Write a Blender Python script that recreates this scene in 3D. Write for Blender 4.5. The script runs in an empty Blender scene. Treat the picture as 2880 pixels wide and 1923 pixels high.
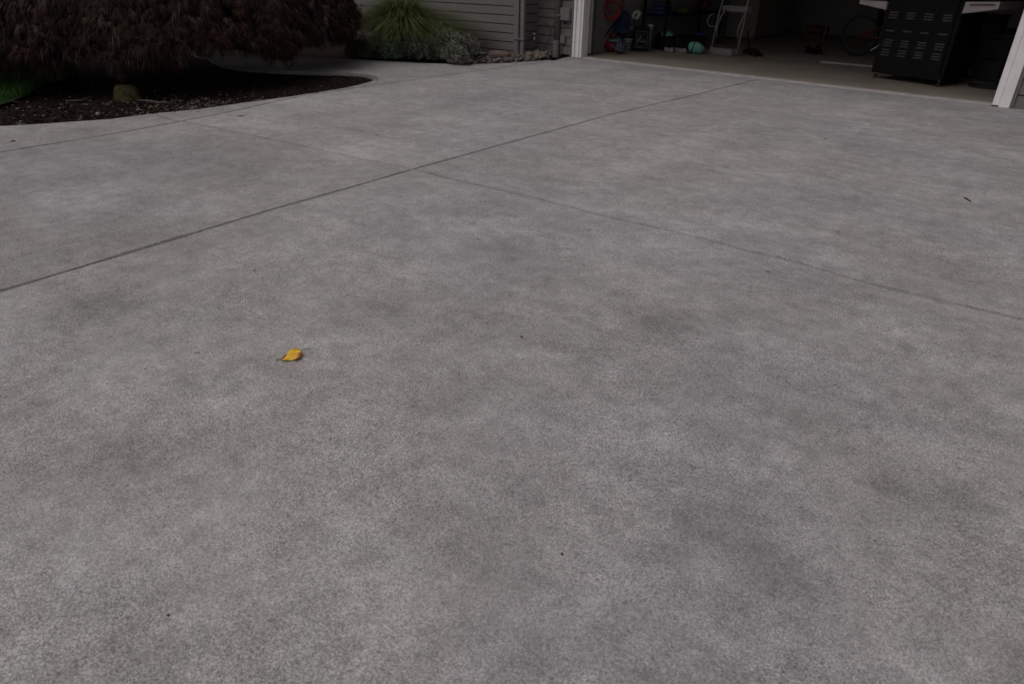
import bpy, math, random
import numpy as np
from mathutils import Vector, Matrix
random.seed(7); rng = np.random.default_rng(11)
R = math.radians
D = bpy.data
scene = bpy.context.scene
COL = scene.collection

# ------------------------------------------------------------ camera geometry
H = 1.12
F_PX, PITCH, ROLL, YAW = 1920.0, R(28.87), R(1.02), R(-36.83)
f0 = np.array([math.sin(YAW)*math.cos(PITCH), math.cos(YAW)*math.cos(PITCH), -math.sin(PITCH)])
r0 = np.array([math.cos(YAW), -math.sin(YAW), 0.0]); u0 = np.cross(r0, f0)
rr = math.cos(ROLL)*r0 + math.sin(ROLL)*u0
uu = -math.sin(ROLL)*r0 + math.cos(ROLL)*u0
def ray(x, y): return rr*(x-1440) - uu*(y-961.5) + f0*F_PX
def G(x, y, z=0.0):
    d = ray(x, y); t = (H-z)/-d[2]
    return Vector((d[0]*t, d[1]*t, z))
def up(b, x, y):
    "height over the point b that the direction (x, y) meets"
    d = ray(x, y); t = math.hypot(b[0], b[1])/math.hypot(d[0], d[1])
    return H + d[2]*t
def at(b, x, y):
    d = ray(x, y); t = math.hypot(b[0], b[1])/math.hypot(d[0], d[1])
    return Vector((d[0]*t, d[1]*t, H+d[2]*t))
def S(b):
    "metres per photo pixel at b"
    return float(np.dot(np.array([b[0], b[1], b[2]-H]), f0))/F_PX

# ------------------------------------------------------------ materials
def newmat(name):
    m = D.materials.new(name); m.use_nodes = True
    nt = m.node_tree; b = nt.nodes['Principled BSDF']
    return m, nt, b
def mat(name, col, rough=0.7, var=0.15, scale=6.0, metal=0.0, bump=0.0, bscale=60.0, spec=0.35, detail=4):
    m, nt, b = newmat(name)
    b.inputs['Roughness'].default_value = rough
    b.inputs['Metallic'].default_value = metal
    b.inputs['Specular IOR Level'].default_value = spec
    tc = nt.nodes.new('ShaderNodeTexCoord')
    n = nt.nodes.new('ShaderNodeTexNoise'); n.inputs['Scale'].default_value = scale
    n.inputs['Detail'].default_value = detail
    nt.links.new(tc.outputs['Object'], n.inputs['Vector'])
    r = nt.nodes.new('ShaderNodeValToRGB')
    lo = [c*(1-var) for c in col]; hi = [min(1, c*(1+var)) for c in col]
    r.color_ramp.elements[0].position = .3; r.color_ramp.elements[0].color = (*lo, 1)
    r.color_ramp.elements[1].position = .7; r.color_ramp.elements[1].color = (*hi, 1)
    nt.links.new(n.outputs['Fac'], r.inputs['Fac']); nt.links.new(r.outputs['Color'], b.inputs['Base Color'])
    if bump:
        n2 = nt.nodes.new('ShaderNodeTexNoise'); n2.inputs['Scale'].default_value = bscale; n2.inputs['Detail'].default_value = 5
        nt.links.new(tc.outputs['Object'], n2.inputs['Vector'])
        bp = nt.nodes.new('ShaderNodeBump'); bp.inputs['Strength'].default_value = bump; bp.inputs['Distance'].default_value = .01
        nt.links.new(n2.outputs['Fac'], bp.inputs['Height']); nt.links.new(bp.outputs['Normal'], b.inputs['Normal'])
    return m

SPOTS = []
for x_, y_, r_, g_ in ((1000, 425, .55, 1.22), (720, 352, .4, 1.16), (1290, 345, .5, 1.14), (1620, 345, .45, 1.12), (2080, 640, .30, 1.15), (560, 560, .3, 1.12),
                       (1130, 760, .22, 1.10), (1480, 1010, .20, 1.12), (560, 1190, .16, 1.14), (700, 1660, .14, 1.10), (1150, 1700, .12, 1.12), (250, 560, .35, 1.12),
                       (1400, 700, .22, .80), (1240, 1145, .11, .78), (1850, 905, .16, .80), (2210, 1630, .12, .76), (260, 870, .25, .82), (300, 1290, .15, .84), (2010, 1480, .14, .85),
                       (1040, 880, .20, .85), (2300, 1150, .20, .86), (620, 480, .4, .88), (1780, 560, .3, .90), (2650, 1400, .2, .86)):
    g_0 = G(x_, y_); SPOTS.append((g_0.x, g_0.y, r_, g_))
def concrete_mat(name, base, grain=1.0, dirt=0.0, streak=None, warm=0.0):
    m, nt, b = newmat(name); N = nt.nodes; L = nt.links
    b.inputs['Roughness'].default_value = .85; b.inputs['Specular IOR Level'].default_value = .25
    tc = N.new('ShaderNodeTexCoord')
    def noise(scale, detail, rough=.5, vec=None, dist=0):
        n = N.new('ShaderNodeTexNoise'); n.inputs['Scale'].default_value = scale
        n.inputs['Detail'].default_value = detail; n.inputs['Roughness'].default_value = rough
        n.inputs['Distortion'].default_value = dist
        L.new(vec or tc.outputs['Object'], n.inputs['Vector']); return n.outputs['Fac']
    def ramp(fac, p0, c0, p1, c1):
        r = N.new('ShaderNodeMapRange'); r.inputs[1].default_value = p0; r.inputs[2].default_value = p1
        r.inputs[3].default_value = c0; r.inputs[4].default_value = c1
        L.new(fac, r.inputs[0]); return r.outputs[0]
    def mul(a, c):
        x = N.new('ShaderNodeMath'); x.operation = 'MULTIPLY'
        L.new(a, x.inputs[0])
        if isinstance(c, float): x.inputs[1].default_value = c
        else: L.new(c, x.inputs[1])
        return x.outputs[0]
    # broad wash marks, hand sized blotches, worn and stained spots, then sand and grit
    big = ramp(noise(.8, 5, .6), .32, .90, .68, 1.09)
    mid = ramp(noise(2.6, 8, .70), .34, .84, .66, 1.12)
    mp = N.new('ShaderNodeMapping'); mp.inputs['Rotation'].default_value = (0, 0, -.35); mp.inputs['Scale'].default_value = (1.4, 3.6, 1)
    L.new(tc.outputs['Object'], mp.inputs['Vector'])
    sweep = ramp(noise(1.7, 7, .68, mp.outputs['Vector'], .2), .35, .92, .66, 1.08)
    small = ramp(noise(12, 7, .75), .34, .81, .66, 1.17)
    edge = noise(5.5, 6, .7)
    v0 = mul(mul(mul(big, mid), sweep), small)
    for (px_, py_, rad, gain) in SPOTS:
        sub = N.new('ShaderNodeVectorMath'); sub.operation = 'SUBTRACT'; L.new(tc.outputs['Object'], sub.inputs[0]); sub.inputs[1].default_value = (px_, py_, 0)
        ln = N.new('ShaderNodeVectorMath'); ln.operation = 'LENGTH'; L.new(sub.outputs[0], ln.inputs[0])
        jj = N.new('ShaderNodeMath'); jj.operation = 'MULTIPLY_ADD'; L.new(edge, jj.inputs[0]); jj.inputs[1].default_value = rad*1.7; jj.inputs[2].default_value = -rad*.85
        ad = N.new('ShaderNodeMath'); ad.operation = 'ADD'; L.new(ln.outputs['Value'], ad.inputs[0]); L.new(jj.outputs[0], ad.inputs[1])
        v0 = mul(v0, ramp(ad.outputs[0], rad*.15, gain, rad, 1.0))
    g1 = noise(290, 4, .8)
    def cells(sc_):
        w_ = N.new('ShaderNodeTexVoronoi'); w_.inputs['Scale'].default_value = sc_; L.new(tc.outputs['Object'], w_.inputs['Vector'])
        sp_ = N.new('ShaderNodeSeparateColor'); L.new(w_.outputs['Color'], sp_.inputs[0]); return sp_.outputs[0]
    amt = ramp(noise(1.9, 5, .65), .34, .65, .66, 1.25)
    c1 = ramp(cells(310), 0, 1-.36*grain, 1, 1+.34*grain)
    c2 = ramp(cells(560), 0, 1-.42*grain, 1, 1+.42*grain)
    c3 = ramp(cells(190), .88, 1, 1, 1-.36*grain)
    c4 = ramp(cells(230), .975, 1, 1, 1+.32*grain)
    gg_ = ramp(g1, .3, 1-.26*grain, .7, 1+.22*grain)
    grit0 = mul(mul(mul(mul(c1, c2), gg_), c3), c4)
    mg = N.new('ShaderNodeMix'); mg.data_type = 'FLOAT'; L.new(amt, mg.inputs[0]); mg.inputs[2].default_value = 1.0; mg.clamp_factor = False; L.new(grit0, mg.inputs[3])
    sxx = N.new('ShaderNodeSeparateXYZ'); L.new(tc.outputs['Object'], sxx.inputs[0])
    for x0_ in (-4.35, -2.0, -1.35):
        dd = N.new('ShaderNodeMath'); dd.operation = 'MULTIPLY_ADD'; L.new(edge, dd.inputs[0]); dd.inputs[1].default_value = .35; dd.inputs[2].default_value = -x0_-.175
        d3 = N.new('ShaderNodeMath'); d3.operation = 'ADD'; L.new(sxx.outputs['X'], d3.inputs[0]); L.new(dd.outputs[0], d3.inputs[1])
        d4 = N.new('ShaderNodeMath'); d4.operation = 'ABSOLUTE'; L.new(d3.outputs[0], d4.inputs[0])
        v0 = mul(v0, ramp(d4.outputs[0], .06, .93 if x0_ < -2.5 else 1.05, .26, 1.0))
    v = mul(v0, mg.outputs[0])
    if streak:
        a, c = streak
        sx = N.new('ShaderNodeSeparateXYZ'); L.new(tc.outputs['Object'], sx.inputs[0])
        k = (c[1]-a[1])/(c[0]-a[0])
        yy = N.new('ShaderNodeMath'); yy.operation = 'MULTIPLY_ADD'; L.new(sx.outputs['X'], yy.inputs[0])
        yy.inputs[1].default_value = k; yy.inputs[2].default_value = a[1]-k*a[0]
        df = N.new('ShaderNodeMath'); df.operation = 'SUBTRACT'; L.new(sx.outputs['Y'], df.inputs[0]); L.new(yy.outputs[0], df.inputs[1])
        wob = ramp(noise(2.2, 3), .3, -.02, .7, .02)
        d2 = N.new('ShaderNodeMath'); d2.operation = 'ADD'; L.new(df.outputs[0], d2.inputs[0]); L.new(wob, d2.inputs[1])
        ab = N.new('ShaderNodeMath'); ab.operation = 'ABSOLUTE'; L.new(d2.outputs[0], ab.inputs[0])
        near = ramp(ab.outputs[0], 0, 1, .022, 0)
        pat = ramp(noise(1.5, 3), .42, 0, .62, 1)
        st = ramp(mul(near, pat), 0, 1, 1, 1.17)
        v = mul(v, st)
    v = mul(v, base)
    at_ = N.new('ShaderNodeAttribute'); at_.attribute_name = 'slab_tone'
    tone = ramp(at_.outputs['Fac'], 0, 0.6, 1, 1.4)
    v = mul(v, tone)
    tint = N.new('ShaderNodeMix'); tint.data_type = 'RGBA'
    tint.inputs[6].default_value = (1.0, .972, .985, 1); tint.inputs[7].default_value = (1.03, .965, .935, 1)
    wn = ramp(noise(.55, 3), .42, 0.0, .68, 1.0); L.new(wn, tint.inputs[0])
    tint2 = N.new('ShaderNodeMix'); tint2.data_type = 'RGBA'
    cn = ramp(noise(5.0, 4, .6, dist=1.0), .5, 0, .68, .6); L.new(cn, tint2.inputs[0])
    L.new(tint.outputs[2], tint2.inputs[6]); tint2.inputs[7].default_value = (.955, .995, .99, 1)
    sc = N.new('ShaderNodeVectorMath'); sc.operation = 'SCALE'
    L.new(tint2.outputs[2], sc.inputs[0]); L.new(v, sc.inputs['Scale'])
    L.new(sc.outputs[0], b.inputs['Base Color'])
    bp = N.new('ShaderNodeBump'); bp.inputs['Strength'].default_value = .35; bp.inputs['Distance'].default_value = .002
    L.new(g1, bp.inputs['Height']); L.new(bp.outputs['Normal'], b.inputs['Normal'])
    return m

M = {}
M['siding'] = mat('siding_paint', (.138, .128, .127), .75, .07, 3, bump=.15, bscale=40)
M['gap'] = mat('siding_gap', (.012, .010, .010), .9, .2, 20)  # near-black recess colour paints in the shade between siding boards
M['trimgrey'] = mat('grey_trim_paint', (.150, .140, .140), .7, .06, 4, bump=.1)
M['white'] = mat('white_trim_paint', (.75, .725, .73), .55, .06, 9)
M['soil'] = mat('dark_soil', (.0150, .0105, .0082), .95, .55, 14, bump=1.0, bscale=45, detail=8, spec=.08)
M['chip'] = mat('bark_chip', (.0185, .0115, .0092), .95, .6, 8, spec=.08)
M['pebble'] = mat('pale_pebble', (.10, .09, .082), .8, .45, 12)
M['river'] = mat('river_rock', (.13, .112, .10), .8, .5, 7, bump=.2)
M['river2'] = mat('river_rock_tan', (.15, .11, .075), .8, .45, 7, bump=.2)
M['river3'] = mat('river_rock_grey', (.075, .078, .08), .7, .45, 7, bump=.2)
M['boulder'] = mat('red_stone', (.14, .10, .088), .85, .35, 9, bump=.6, bscale=25)
M['pinkrock'] = mat('pink_stone', (.17, .12, .112), .85, .25, 30, bump=.4)
M['darkrock'] = mat('dark_stone', (.030, .038, .040), .6, .5, 25, bump=.5)
M['bark'] = mat('bark', (.030, .023, .020), .95, .4, 14, bump=.7, bscale=30)
M['twig'] = mat('dry_twig', (.05, .040, .034), .9, .3, 40)
M['palewood'] = mat('pale_root', (.075, .058, .045), .9, .3, 20)
M['moss'] = mat('moss', (.032, .029, .005), .95, .6, 20, bump=1, bscale=60)
M['maple1'] = mat('maroon_leaf', (.026, .0130, .0132), .8, .4, 2.5, spec=.15)
M['maple2'] = mat('red_leaf', (.046, .020, .015), .8, .35, 4, spec=.15)
M['maple3'] = mat('olive_leaf', (.026, .018, .008), .8, .35, 4, spec=.15)
M['maple4'] = mat('grey_maroon_leaf', (.062, .039, .041), .75, .3, 4, spec=.2)
M['lawn'] = mat('lawn_green', (.048, .120, .020), .7, .45, 3)
M['lawnsoil'] = mat('lawn_soil', (.018, .032, .009), .95, .4, 8)
M['reed'] = mat('grass_blade', (.068, .094, .020), .7, .45, 5)
M['reed2'] = mat('grass_blade_dry', (.10, .065, .022), .6, .4, 5)
M['lav'] = mat('grey_green_leaf', (.18, .22, .155), .85, .35, 9)
M['lav2'] = mat('lavender_stem', (.15, .125, .122), .85, .35, 9)
M['floor'] = mat('garage_concrete', (.23, .20, .168), .55, .16, 1.6, bump=.05, spec=.25)
M['lip'] = mat('slab_lip', (.30, .28, .27), .8, .12, 8, bump=.1)
M['drywall'] = mat('garage_wall', (.17, .162, .155), .9, .15, 2)
M['black'] = mat('black_paint', (.0045, .0045, .0045), .6, .2, 5, spec=.12)
M['blackpl'] = mat('black_plastic', (.007, .007, .0075), .7, .25, 8, spec=.12)
M['slot'] = mat('vent_grey', (.060, .060, .060), .5, .15, 20)
M['dgrey'] = mat('dark_grey_plastic', (.040, .042, .042), .7, .15, 4)
M['steel'] = mat('brushed_steel', (.55, .52, .51), .5, .08, 12, metal=.2)
M['shelfw'] = mat('pale_shelf', (.29, .265, .26), .6, .08, 9)
M['chrome'] = mat('bright_metal', (.6, .6, .6), .25, .05, 9, metal=.9)
M['rubber'] = mat('rubber', (.014, .014, .014), .8, .2, 9)
M['red'] = mat('red_plastic', (.17, .008, .011), .5, .25, 6)
M['rred'] = mat('dull_red', (.055, .006, .007), .6, .3, 6)
M['orange'] = mat('orange_plastic', (.06, .018, .005), .6, .3, 6)
M['navy'] = mat('navy_cloth', (.010, .018, .058), .8, .4, 9)
M['navyball'] = mat('navy_leather', (.020, .026, .06), .55, .2, 14)
M['bluepl'] = mat('blue_plastic', (.008, .02, .08), .6, .3, 9)
M['lilac'] = mat('pale_bag', (.09, .088, .115), .6, .45, 16)
M['teal'] = mat('teal_shell', (.13, .30, .25), .45, .10, 5)
M['tealdark'] = mat('teal_disc', (.10, .20, .20), .5, .1, 5)
M['whitepl'] = mat('white_plastic', (.27, .265, .27), .5, .1, 5)
M['greypl'] = mat('pale_grey_plastic', (.165, .16, .158), .6, .1, 5)
M['yellow'] = mat('yellow_green', (.06, .065, .008), .6, .2, 5)
M['cabinet'] = mat('cabinet_paint', (.19, .17, .15), .6, .08, 1.5)
M['gelcoat'] = mat('grey_box_paint', (.165, .156, .156), .6, .05, 5)
M['leafy'] = mat('yellow_leaf', (.68, .39, .022), .5, .30, 45)
M['leafrim'] = mat('orange_leaf_edge', (.52, .20, .025), .5, .2, 40)
M['leafstalk'] = mat('brown_stalk', (.12, .055, .025), .7, .2, 40)
M['scrap'] = mat('dark_leaf_scrap', (.030, .018, .014), .8, .3, 60)
M['scrapo'] = mat('orange_leaf_scrap', (.32, .12, .05), .8, .3, 60)
M['scrapr'] = mat('red_brown_scrap', (.10, .028, .022), .8, .3, 60)
M['tealglass'] = mat('teal_scrap', (.02, .10, .07), .5, .3, 30)
stA, stB = G(1477, 242), G(2880, 447)
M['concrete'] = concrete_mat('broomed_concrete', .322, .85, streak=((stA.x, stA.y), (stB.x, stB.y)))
M['groove'] = concrete_mat('dirty_joint', .225, .7)

# ------------------------------------------------------------ mesh helpers
class MB:
    def __init__(s): s.v = []; s.f = []; s.m = []; s.mats = []
    def mi(s, m):
        if m not in s.mats: s.mats.append(m)
        return s.mats.index(m)
    def add(s, vs, fs, m):
        o = len(s.v); s.v += [tuple(v) for v in vs]; k = s.mi(m)
        for f in fs: s.f.append([i+o for i in f]); s.m.append(k)
    def box(s, c, d, m, rot=None, taper=1.0, bev=0.0):
        x, y, z = d[0]/2, d[1]/2, d[2]/2; t = taper
        b = min(bev, x*.4, y*.4)
        if b <= 0:
            P = [(-x, -y, -z), (x, -y, -z), (x, y, -z), (-x, y, -z), (-x*t, -y*t, z), (x*t, -y*t, z), (x*t, y*t, z), (-x*t, y*t, z)]
            Fs = [(0, 3, 2, 1), (4, 5, 6, 7), (0, 1, 5, 4), (1, 2, 6, 5), (2, 3, 7, 6), (3, 0, 4, 7)]
        else:
            def ring(zz, k, ins):
                xx, yy = x*k-ins, y*k-ins; q = b*.7
                return [(-xx+q, -yy, zz), (xx-q, -yy, zz), (xx, -yy+q, zz), (xx, yy-q, zz), (xx-q, yy, zz), (-xx+q, yy, zz), (-xx, yy-q, zz), (-xx, -yy+q, zz)]
            bz = min(b, z*.4)
            rs = [ring(-z, 1, b*.6), ring(-z+bz, 1, 0), ring(z-bz, t, 0), ring(z, t, b*.6)]
            P = sum(rs, []); Fs = [tuple(range(7, -1, -1)), tuple(range(24, 32))]
            for k in range(3):
                for i in range(8): j = (i+1) % 8; Fs.append((k*8+i, k*8+j, k*8+8+j, k*8+8+i))
        c = Vector(c)
        P = [(rot @ Vector(p) if rot else Vector(p)) + c for p in P]
        s.add(P, Fs, m)
    def tube(s, pts, r, m, n=8, cap=True):
        pts = [Vector(p) for p in pts]; rs = r if isinstance(r, (list, tuple)) else [r]*len(pts)
        vs = []; prev = None
        for i, p in enumerate(pts):
            t = (pts[min(i+1, len(pts)-1)]-pts[max(i-1, 0)])
            if t.length < 1e-9: t = Vector((0, 0, 1))
            t.normalize()
            a = prev if prev else (Vector((0, 0, 1)) if abs(t.z) < .9 else Vector((1, 0, 0)))
            a = a - t*a.dot(t)
            if a.length < 1e-6: a = Vector((1, 0, 0)) - t*t.x
            a.normalize(); prev = a; b = t.cross(a)
            for k in range(n):
                q = 2*math.pi*k/n; vs.append(p + (a*math.cos(q)+b*math.sin(q))*rs[i])
        fs = []
        for i in range(len(pts)-1):
            for k in range(n):
                j = (k+1) % n; fs.append((i*n+k, i*n+j, (i+1)*n+j, (i+1)*n+k))
        if cap: fs.append(tuple(range(n-1, -1, -1))); fs.append(tuple(range((len(pts)-1)*n, len(pts)*n)))
        s.add(vs, fs, m)
    def lathe(s, prof, c, m, n=20, rot=None):
        vs = []; fs = []; c = Vector(c)
        for (r, z) in prof:
            for k in range(n):
                q = 2*math.pi*k/n; p = Vector((r*math.cos(q), r*math.sin(q), z)); vs.append((rot @ p if rot else p)+c)
        for i in range(len(prof)-1):
            for k in range(n):
                j = (k+1) % n; fs.append((i*n+k, i*n+j, (i+1)*n+j, (i+1)*n+k))
        fs.append(tuple(range(n-1, -1, -1))); fs.append(tuple(range((len(prof)-1)*n, len(prof)*n)))
        s.add(vs, fs, m)
    def blob(s, c, d, m, seed=0, n=10, rough=.12, rot=None, flat=0.0):
        rnd = random.Random(seed); ph = [rnd.uniform(0, 6.28) for _ in range(6)]
        vs = []; fs = []; c = Vector(c)
        for i in range(n+1):
            th = math.pi*i/n
            for k in range(2*n):
                q = math.pi*k/n
                p = Vector((math.sin(th)*math.cos(q), math.sin(th)*math.sin(q), math.cos(th)))
                w = 1+rough*(math.sin(3*p.x+ph[0])+math.sin(4*p.y+ph[1])*.7+math.sin(5*p.z+ph[2])*.6+math.sin(9*p.x+7*p.y+ph[3])*.35)
                p = Vector((p.x*d[0]/2*w, p.y*d[1]/2*w, p.z*d[2]/2*w))
                if flat and p.z < -d[2]/2*flat: p.z = -d[2]/2*flat
                vs.append((rot @ p if rot else p)+c)
        for i in range(n):
            for k in range(2*n):
                j = (k+1) % (2*n); fs.append((i*2*n+k, i*2*n+j, (i+1)*2*n+j, (i+1)*2*n+k))
        s.add(vs, fs, m)
    def torus(s, c, Rr, r, m, rot=None, n=32, k=8, a0=0, a1=2*math.pi):
        full = abs(a1-a0-2*math.pi) < 1e-6; c = Vector(c)
        pts = []
        for i in range(n+(0 if full else 1)):
            q = a0+(a1-a0)*i/n; p = Vector((Rr*math.cos(q), Rr*math.sin(q), 0)); pts.append((rot @ p if rot else p)+c)
        if not full: s.tube(pts, r, m, k); return
        ax = (rot @ Vector((0, 0, 1))) if rot else Vector((0, 0, 1))
        vs = []; fs = []
        for i, p in enumerate(pts):
            e = (p-c).normalized()
            for j in range(k):
                q = 2*math.pi*j/k; vs.append(p+(e*math.cos(q)+ax*math.sin(q))*r)
        for i in range(n):
            i2 = (i+1) % n
            for j in range(k): j2 = (j+1) % k; fs.append((i*k+j, i2*k+j, i2*k+j2, i*k+j2))
        s.add(vs, fs, m)
    def build(s, name, parent=None, smooth=False):
        me = D.meshes.new(name); me.from_pydata(s.v, [], s.f)
        for m in s.mats: me.materials.append(M[m])
        me.polygons.foreach_set('material_index', s.m)
        if smooth: me.polygons.foreach_set('use_smooth', [True]*len(s.f))
        me.update()
        o = D.objects.new(name, me); COL.objects.link(o)
        if parent:
            o.parent = parent; o.matrix_parent_inverse = Matrix.Translation(-parent.location)
        return o
def tag(o, label=None, cat=None, group=None, kind=None):
    if label: o['label'] = label
    if cat: o['category'] = cat
    if group: o['group'] = group
    if kind: o['kind'] = kind
    return o
def thing(name, loc, label, cat, group=None):
    o = D.objects.new(name, None); o.location = loc; o.empty_display_size = .1; COL.objects.link(o)
    return tag(o, label, cat, group)
def rotz(a): return Matrix.Rotation(a, 3, 'Z')
def rotx(a): return Matrix.Rotation(a, 3, 'X')
def roty(a): return Matrix.Rotation(a, 3, 'Y')

# ------------------------------------------------------------ ground
def flat(name, pts, z, m, label=None):
    b = MB(); b.add([(p[0], p[1], z) for p in pts], [tuple(range(len(pts)))], m)
    o = b.build(name); tag(o, kind='structure'); return o
flat('ground', [(-60, -40), (40, -40), (40, 60), (-60, 60)], -.16, 'soil')

def P(*l): return [G(x, y) for x, y in l]
# house wall line, then the garage frame
GO = G(1612, 162); GR = G(2789, 298)
ang = math.atan2(GR.y-GO.y, GR.x-GO.x)
U = Vector((math.cos(ang), math.sin(ang), 0)); V = Vector((-math.sin(ang), math.cos(ang), 0))
def uv(u, v, z=0): return GO + U*u + V*v + Vector((0, 0, z))
OPEN = (GR-GO).length                 # from outer left trim edge to the right jamb
YW = G(1460, 157).y; XC = G(1460, 157).x

A = P((0, 819), (250, 744), (503, 668), (766, 589), (1000, 523), (1160, 476.7), (1400, 410), (1717, 322.5), (1950, 268), (2112, 228))
A = [Vector((-2.96, -4, 0)), Vector((-2.97, -1, 0))] + A; iX = 7
BL = P((1088, 460), (996, 443.5), (838, 407), (705, 380), (613, 362), (536, 345))
Cc = P((0, 428), (255, 387), (400, 362), (511, 341), (628, 318.5), (746, 292.6), (845, 271), (998, 248), (1168, 224.5), (1381, 195), (1530, 175.5), (1556, 171))
iC = 3
Cpre = [Vector((-5.5, -4, 0)), Vector((-5.42, -1, 0))]
strip = P((483, 338), (429, 319))
bed_l = P((128, 347.5), (0, 353.5))
bed_l = P((306.5, 334.6)) + bed_l + [Vector((-6.55, .8, 0)), Vector((-7.0, -1, 0)), Vector((-7.8, -4, 0))]
bed_r = P((429, 319), (550, 307.5), (750, 280), (880, 262), (963, 248), (1010, 238), (1045, 228), (1057, 220.6), (1045, 212.5), (1022, 209), (986, 204), (904, 200.6), (762, 196), (691, 191), (620, 182))
bed_back = [bed_r[-1]+Vector((-.9, .35, 0)), Vector((-12, 5.9, 0)), Vector((-17, 6.0, 0))]
path_far = [Vector((-17, 7.35, 0)), Vector((-12, 7.25, 0)), G(560, 142), G(800, 153)] + P((950, 164), (1093, 172.4), (1199, 178), (1314, 181), (1400, 178.5), (1447, 176), (1508, 171.6), (1545, 168.5))
BR = P((1196, 484), (1263, 503), (1379, 528), (1500, 556), (1685, 604), (1930, 659), (2114, 708), (2237, 736), (2445, 797), (2635, 842), (2880, 899))
BRx = [Vector((1.5, 2.93, 0)), Vector((9, 2.9, 0))]
xi = A[iX]; a_end = uv((A[-1]-GO).dot(U), 0)
A[-1] = a_end
wallr = uv(9.5, 0); walll = uv(-.1, .0)
S1 = [xi] + BL + Cc[iC:] + [G(1562, 169.5), walll + V*.01, uv(0, .0)] + [a_end] + A[-2:iX:-1]
S2 = [xi] + A[iX+1:-1] + [a_end, uv(OPEN, 0), wallr, Vector((9, 2.9, 0))] + BRx[:1] + BR[::-1]
S3 = [A[iX-k] for k in range(0, iX+1)] + [Vector((9, -4, 0)), Vector((9, 2.9, 0)), BRx[0]] + BR[::-1]
S4 = [xi] + BL + [Cc[iC]] + Cc[iC-1::-1] + Cpre[::-1] + A[:iX]
S5 = [Cc[iC]] + Cc[iC-1::-1] + Cpre[::-1] + bed_l[::-1] + strip[::-1]
S6 = Cc[iC:] + path_far[::-1] + bed_back[::-1] + bed_r[::-1] + strip[:1]
def area(p): return .5*sum(p[i].x*p[(i+1) % len(p)].y-p[(i+1) % len(p)].x*p[i].y for i in range(len(p)))
mb = MB(); tones = []
for poly, tone in ((S1, .50), (S2, .49), (S3, .50), (S4, .37), (S5, .32), (S6, .33)):  # left slabs toned down: the dimmer light there is put into their colour
    q = [Vector((p.x, p.y, 0)) for p in poly]
    if area(q) < 0: q.reverse()
    # refine so that the tooled edges wander a little
    fine = []
    for i, p in enumerate(q):
        e = q[(i+1) % len(q)]; n = max(1, min(60, int((e-p).length/.12)))
        fine += [p.lerp(e, k/n) for k in range(n)]
    q = fine; n = len(q)
    ins = []; w = .017
    for i in range(n):
        a = q[i]-q[i-1]; b = q[(i+1) % n]-q[i]
        if a.length < 1e-6: a = b
        na = Vector((-a.y, a.x, 0)).normalized(); nb = Vector((-b.y, b.x, 0)).normalized()
        k = na+nb; k = k/max(.35, k.length_squared)*2
        jit = 1+.28*math.sin(q[i].x*9.1+q[i].y*7.3)+.2*math.sin(q[i].x*31+q[i].y*27)
        ins.append(q[i]+k*(w*jit*.5*1.6))
    nf0 = len(mb.f)
    vs = [(p.x, p.y, -.10) for p in q] + [(p.x, p.y, -.009) for p in q] + [(p.x, p.y, 0) for p in ins]
    mb.add(vs, [(i, (i+1) % n, n+(i+1) % n, n+i) for i in range(n)], 'concrete')
    mb.add(vs, [(n+i, n+(i+1) % n, 2*n+(i+1) % n, 2*n+i) for i in range(n)], 'groove')
    mb.add(vs, [tuple(range(2*n, 3*n))], 'concrete')
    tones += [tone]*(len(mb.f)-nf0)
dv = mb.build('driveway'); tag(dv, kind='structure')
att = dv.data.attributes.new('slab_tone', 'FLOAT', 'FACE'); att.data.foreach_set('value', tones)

# planting bed under the maple and the narrow bed along the house
def soil_sheet(name, pts, z, m):
    b = MB(); nx = 46
    xs = [p.x for p in pts]; ys = [p.y for p in pts]
    x0, x1, y0, y1 = min(xs), max(xs), min(ys), max(ys)
    def inside(x, y):
        c = False; n = len(pts)
        for i in range(n):
            a, d = pts[i], pts[i-1]
            if (a.y > y) != (d.y > y) and x < (d.x-a.x)*(y-a.y)/(d.y-a.y)+a.x: c = not c
        return c
    return inside
bedpoly = [G(0, 353.5)] + P((128, 347.5), (306.5, 334.6)) + bed_r + bed_back + [Vector((-17, -4, 0)), Vector((-7.8, -4, 0)), Vector((-7.0, -1, 0)), Vector((-6.55, .8, 0))]
def inpoly(x, y, pts):
    c = False
    for i in range(len(pts)):
        a, d = pts[i], pts[i-1]
        if (a.y > y) != (d.y > y) and x < (d.x-a.x)*(y-a.y)/(d.y-a.y)+a.x: c = not c
    return c
def edge_dist(x, y, pts):
    m = 9
    for i in range(len(pts)):
        a, d = pts[i], pts[i-1]; ex, ey = d.x-a.x, d.y-a.y; l = ex*ex+ey*ey
        t = 0 if l < 1e-9 else max(0, min(1, ((x-a.x)*ex+(y-a.y)*ey)/l))
        m = min(m, math.hypot(x-a.x-t*ex, y-a.y-t*ey))
    return m
def hsoil(x, y):
    return .5*math.sin(x*3.1+y*1.7)+.3*math.sin(x*7.9-y*5.3)+.25*math.sin(x*17+y*13)+.15*math.sin(x*41-y*37)
def sheet(name, x0, x1, y0, y1, step, z, amp, m):
    b = MB(); nx = int((x1-x0)/step); ny = int((y1-y0)/step)
    vs = [(x0+i*step, y0+j*step, z+amp*hsoil(x0+i*step, y0+j*step)) for j in range(ny+1) for i in range(nx+1)]
    fs = [(j*(nx+1)+i, j*(nx+1)+i+1, (j+1)*(nx+1)+i+1, (j+1)*(nx+1)+i) for j in range(ny) for i in range(nx)]
    b.add(vs, fs, m); o = b.build(name, smooth=True); return tag(o, kind='structure')
sheet('garden_soil', -17, -5.4, -3.9, 6.3, .08, -.045, .012, 'soil')
sheet('border_soil', -17, -5.3, 6.45, 8.9, .08, -.035, .010, 'soil')

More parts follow.
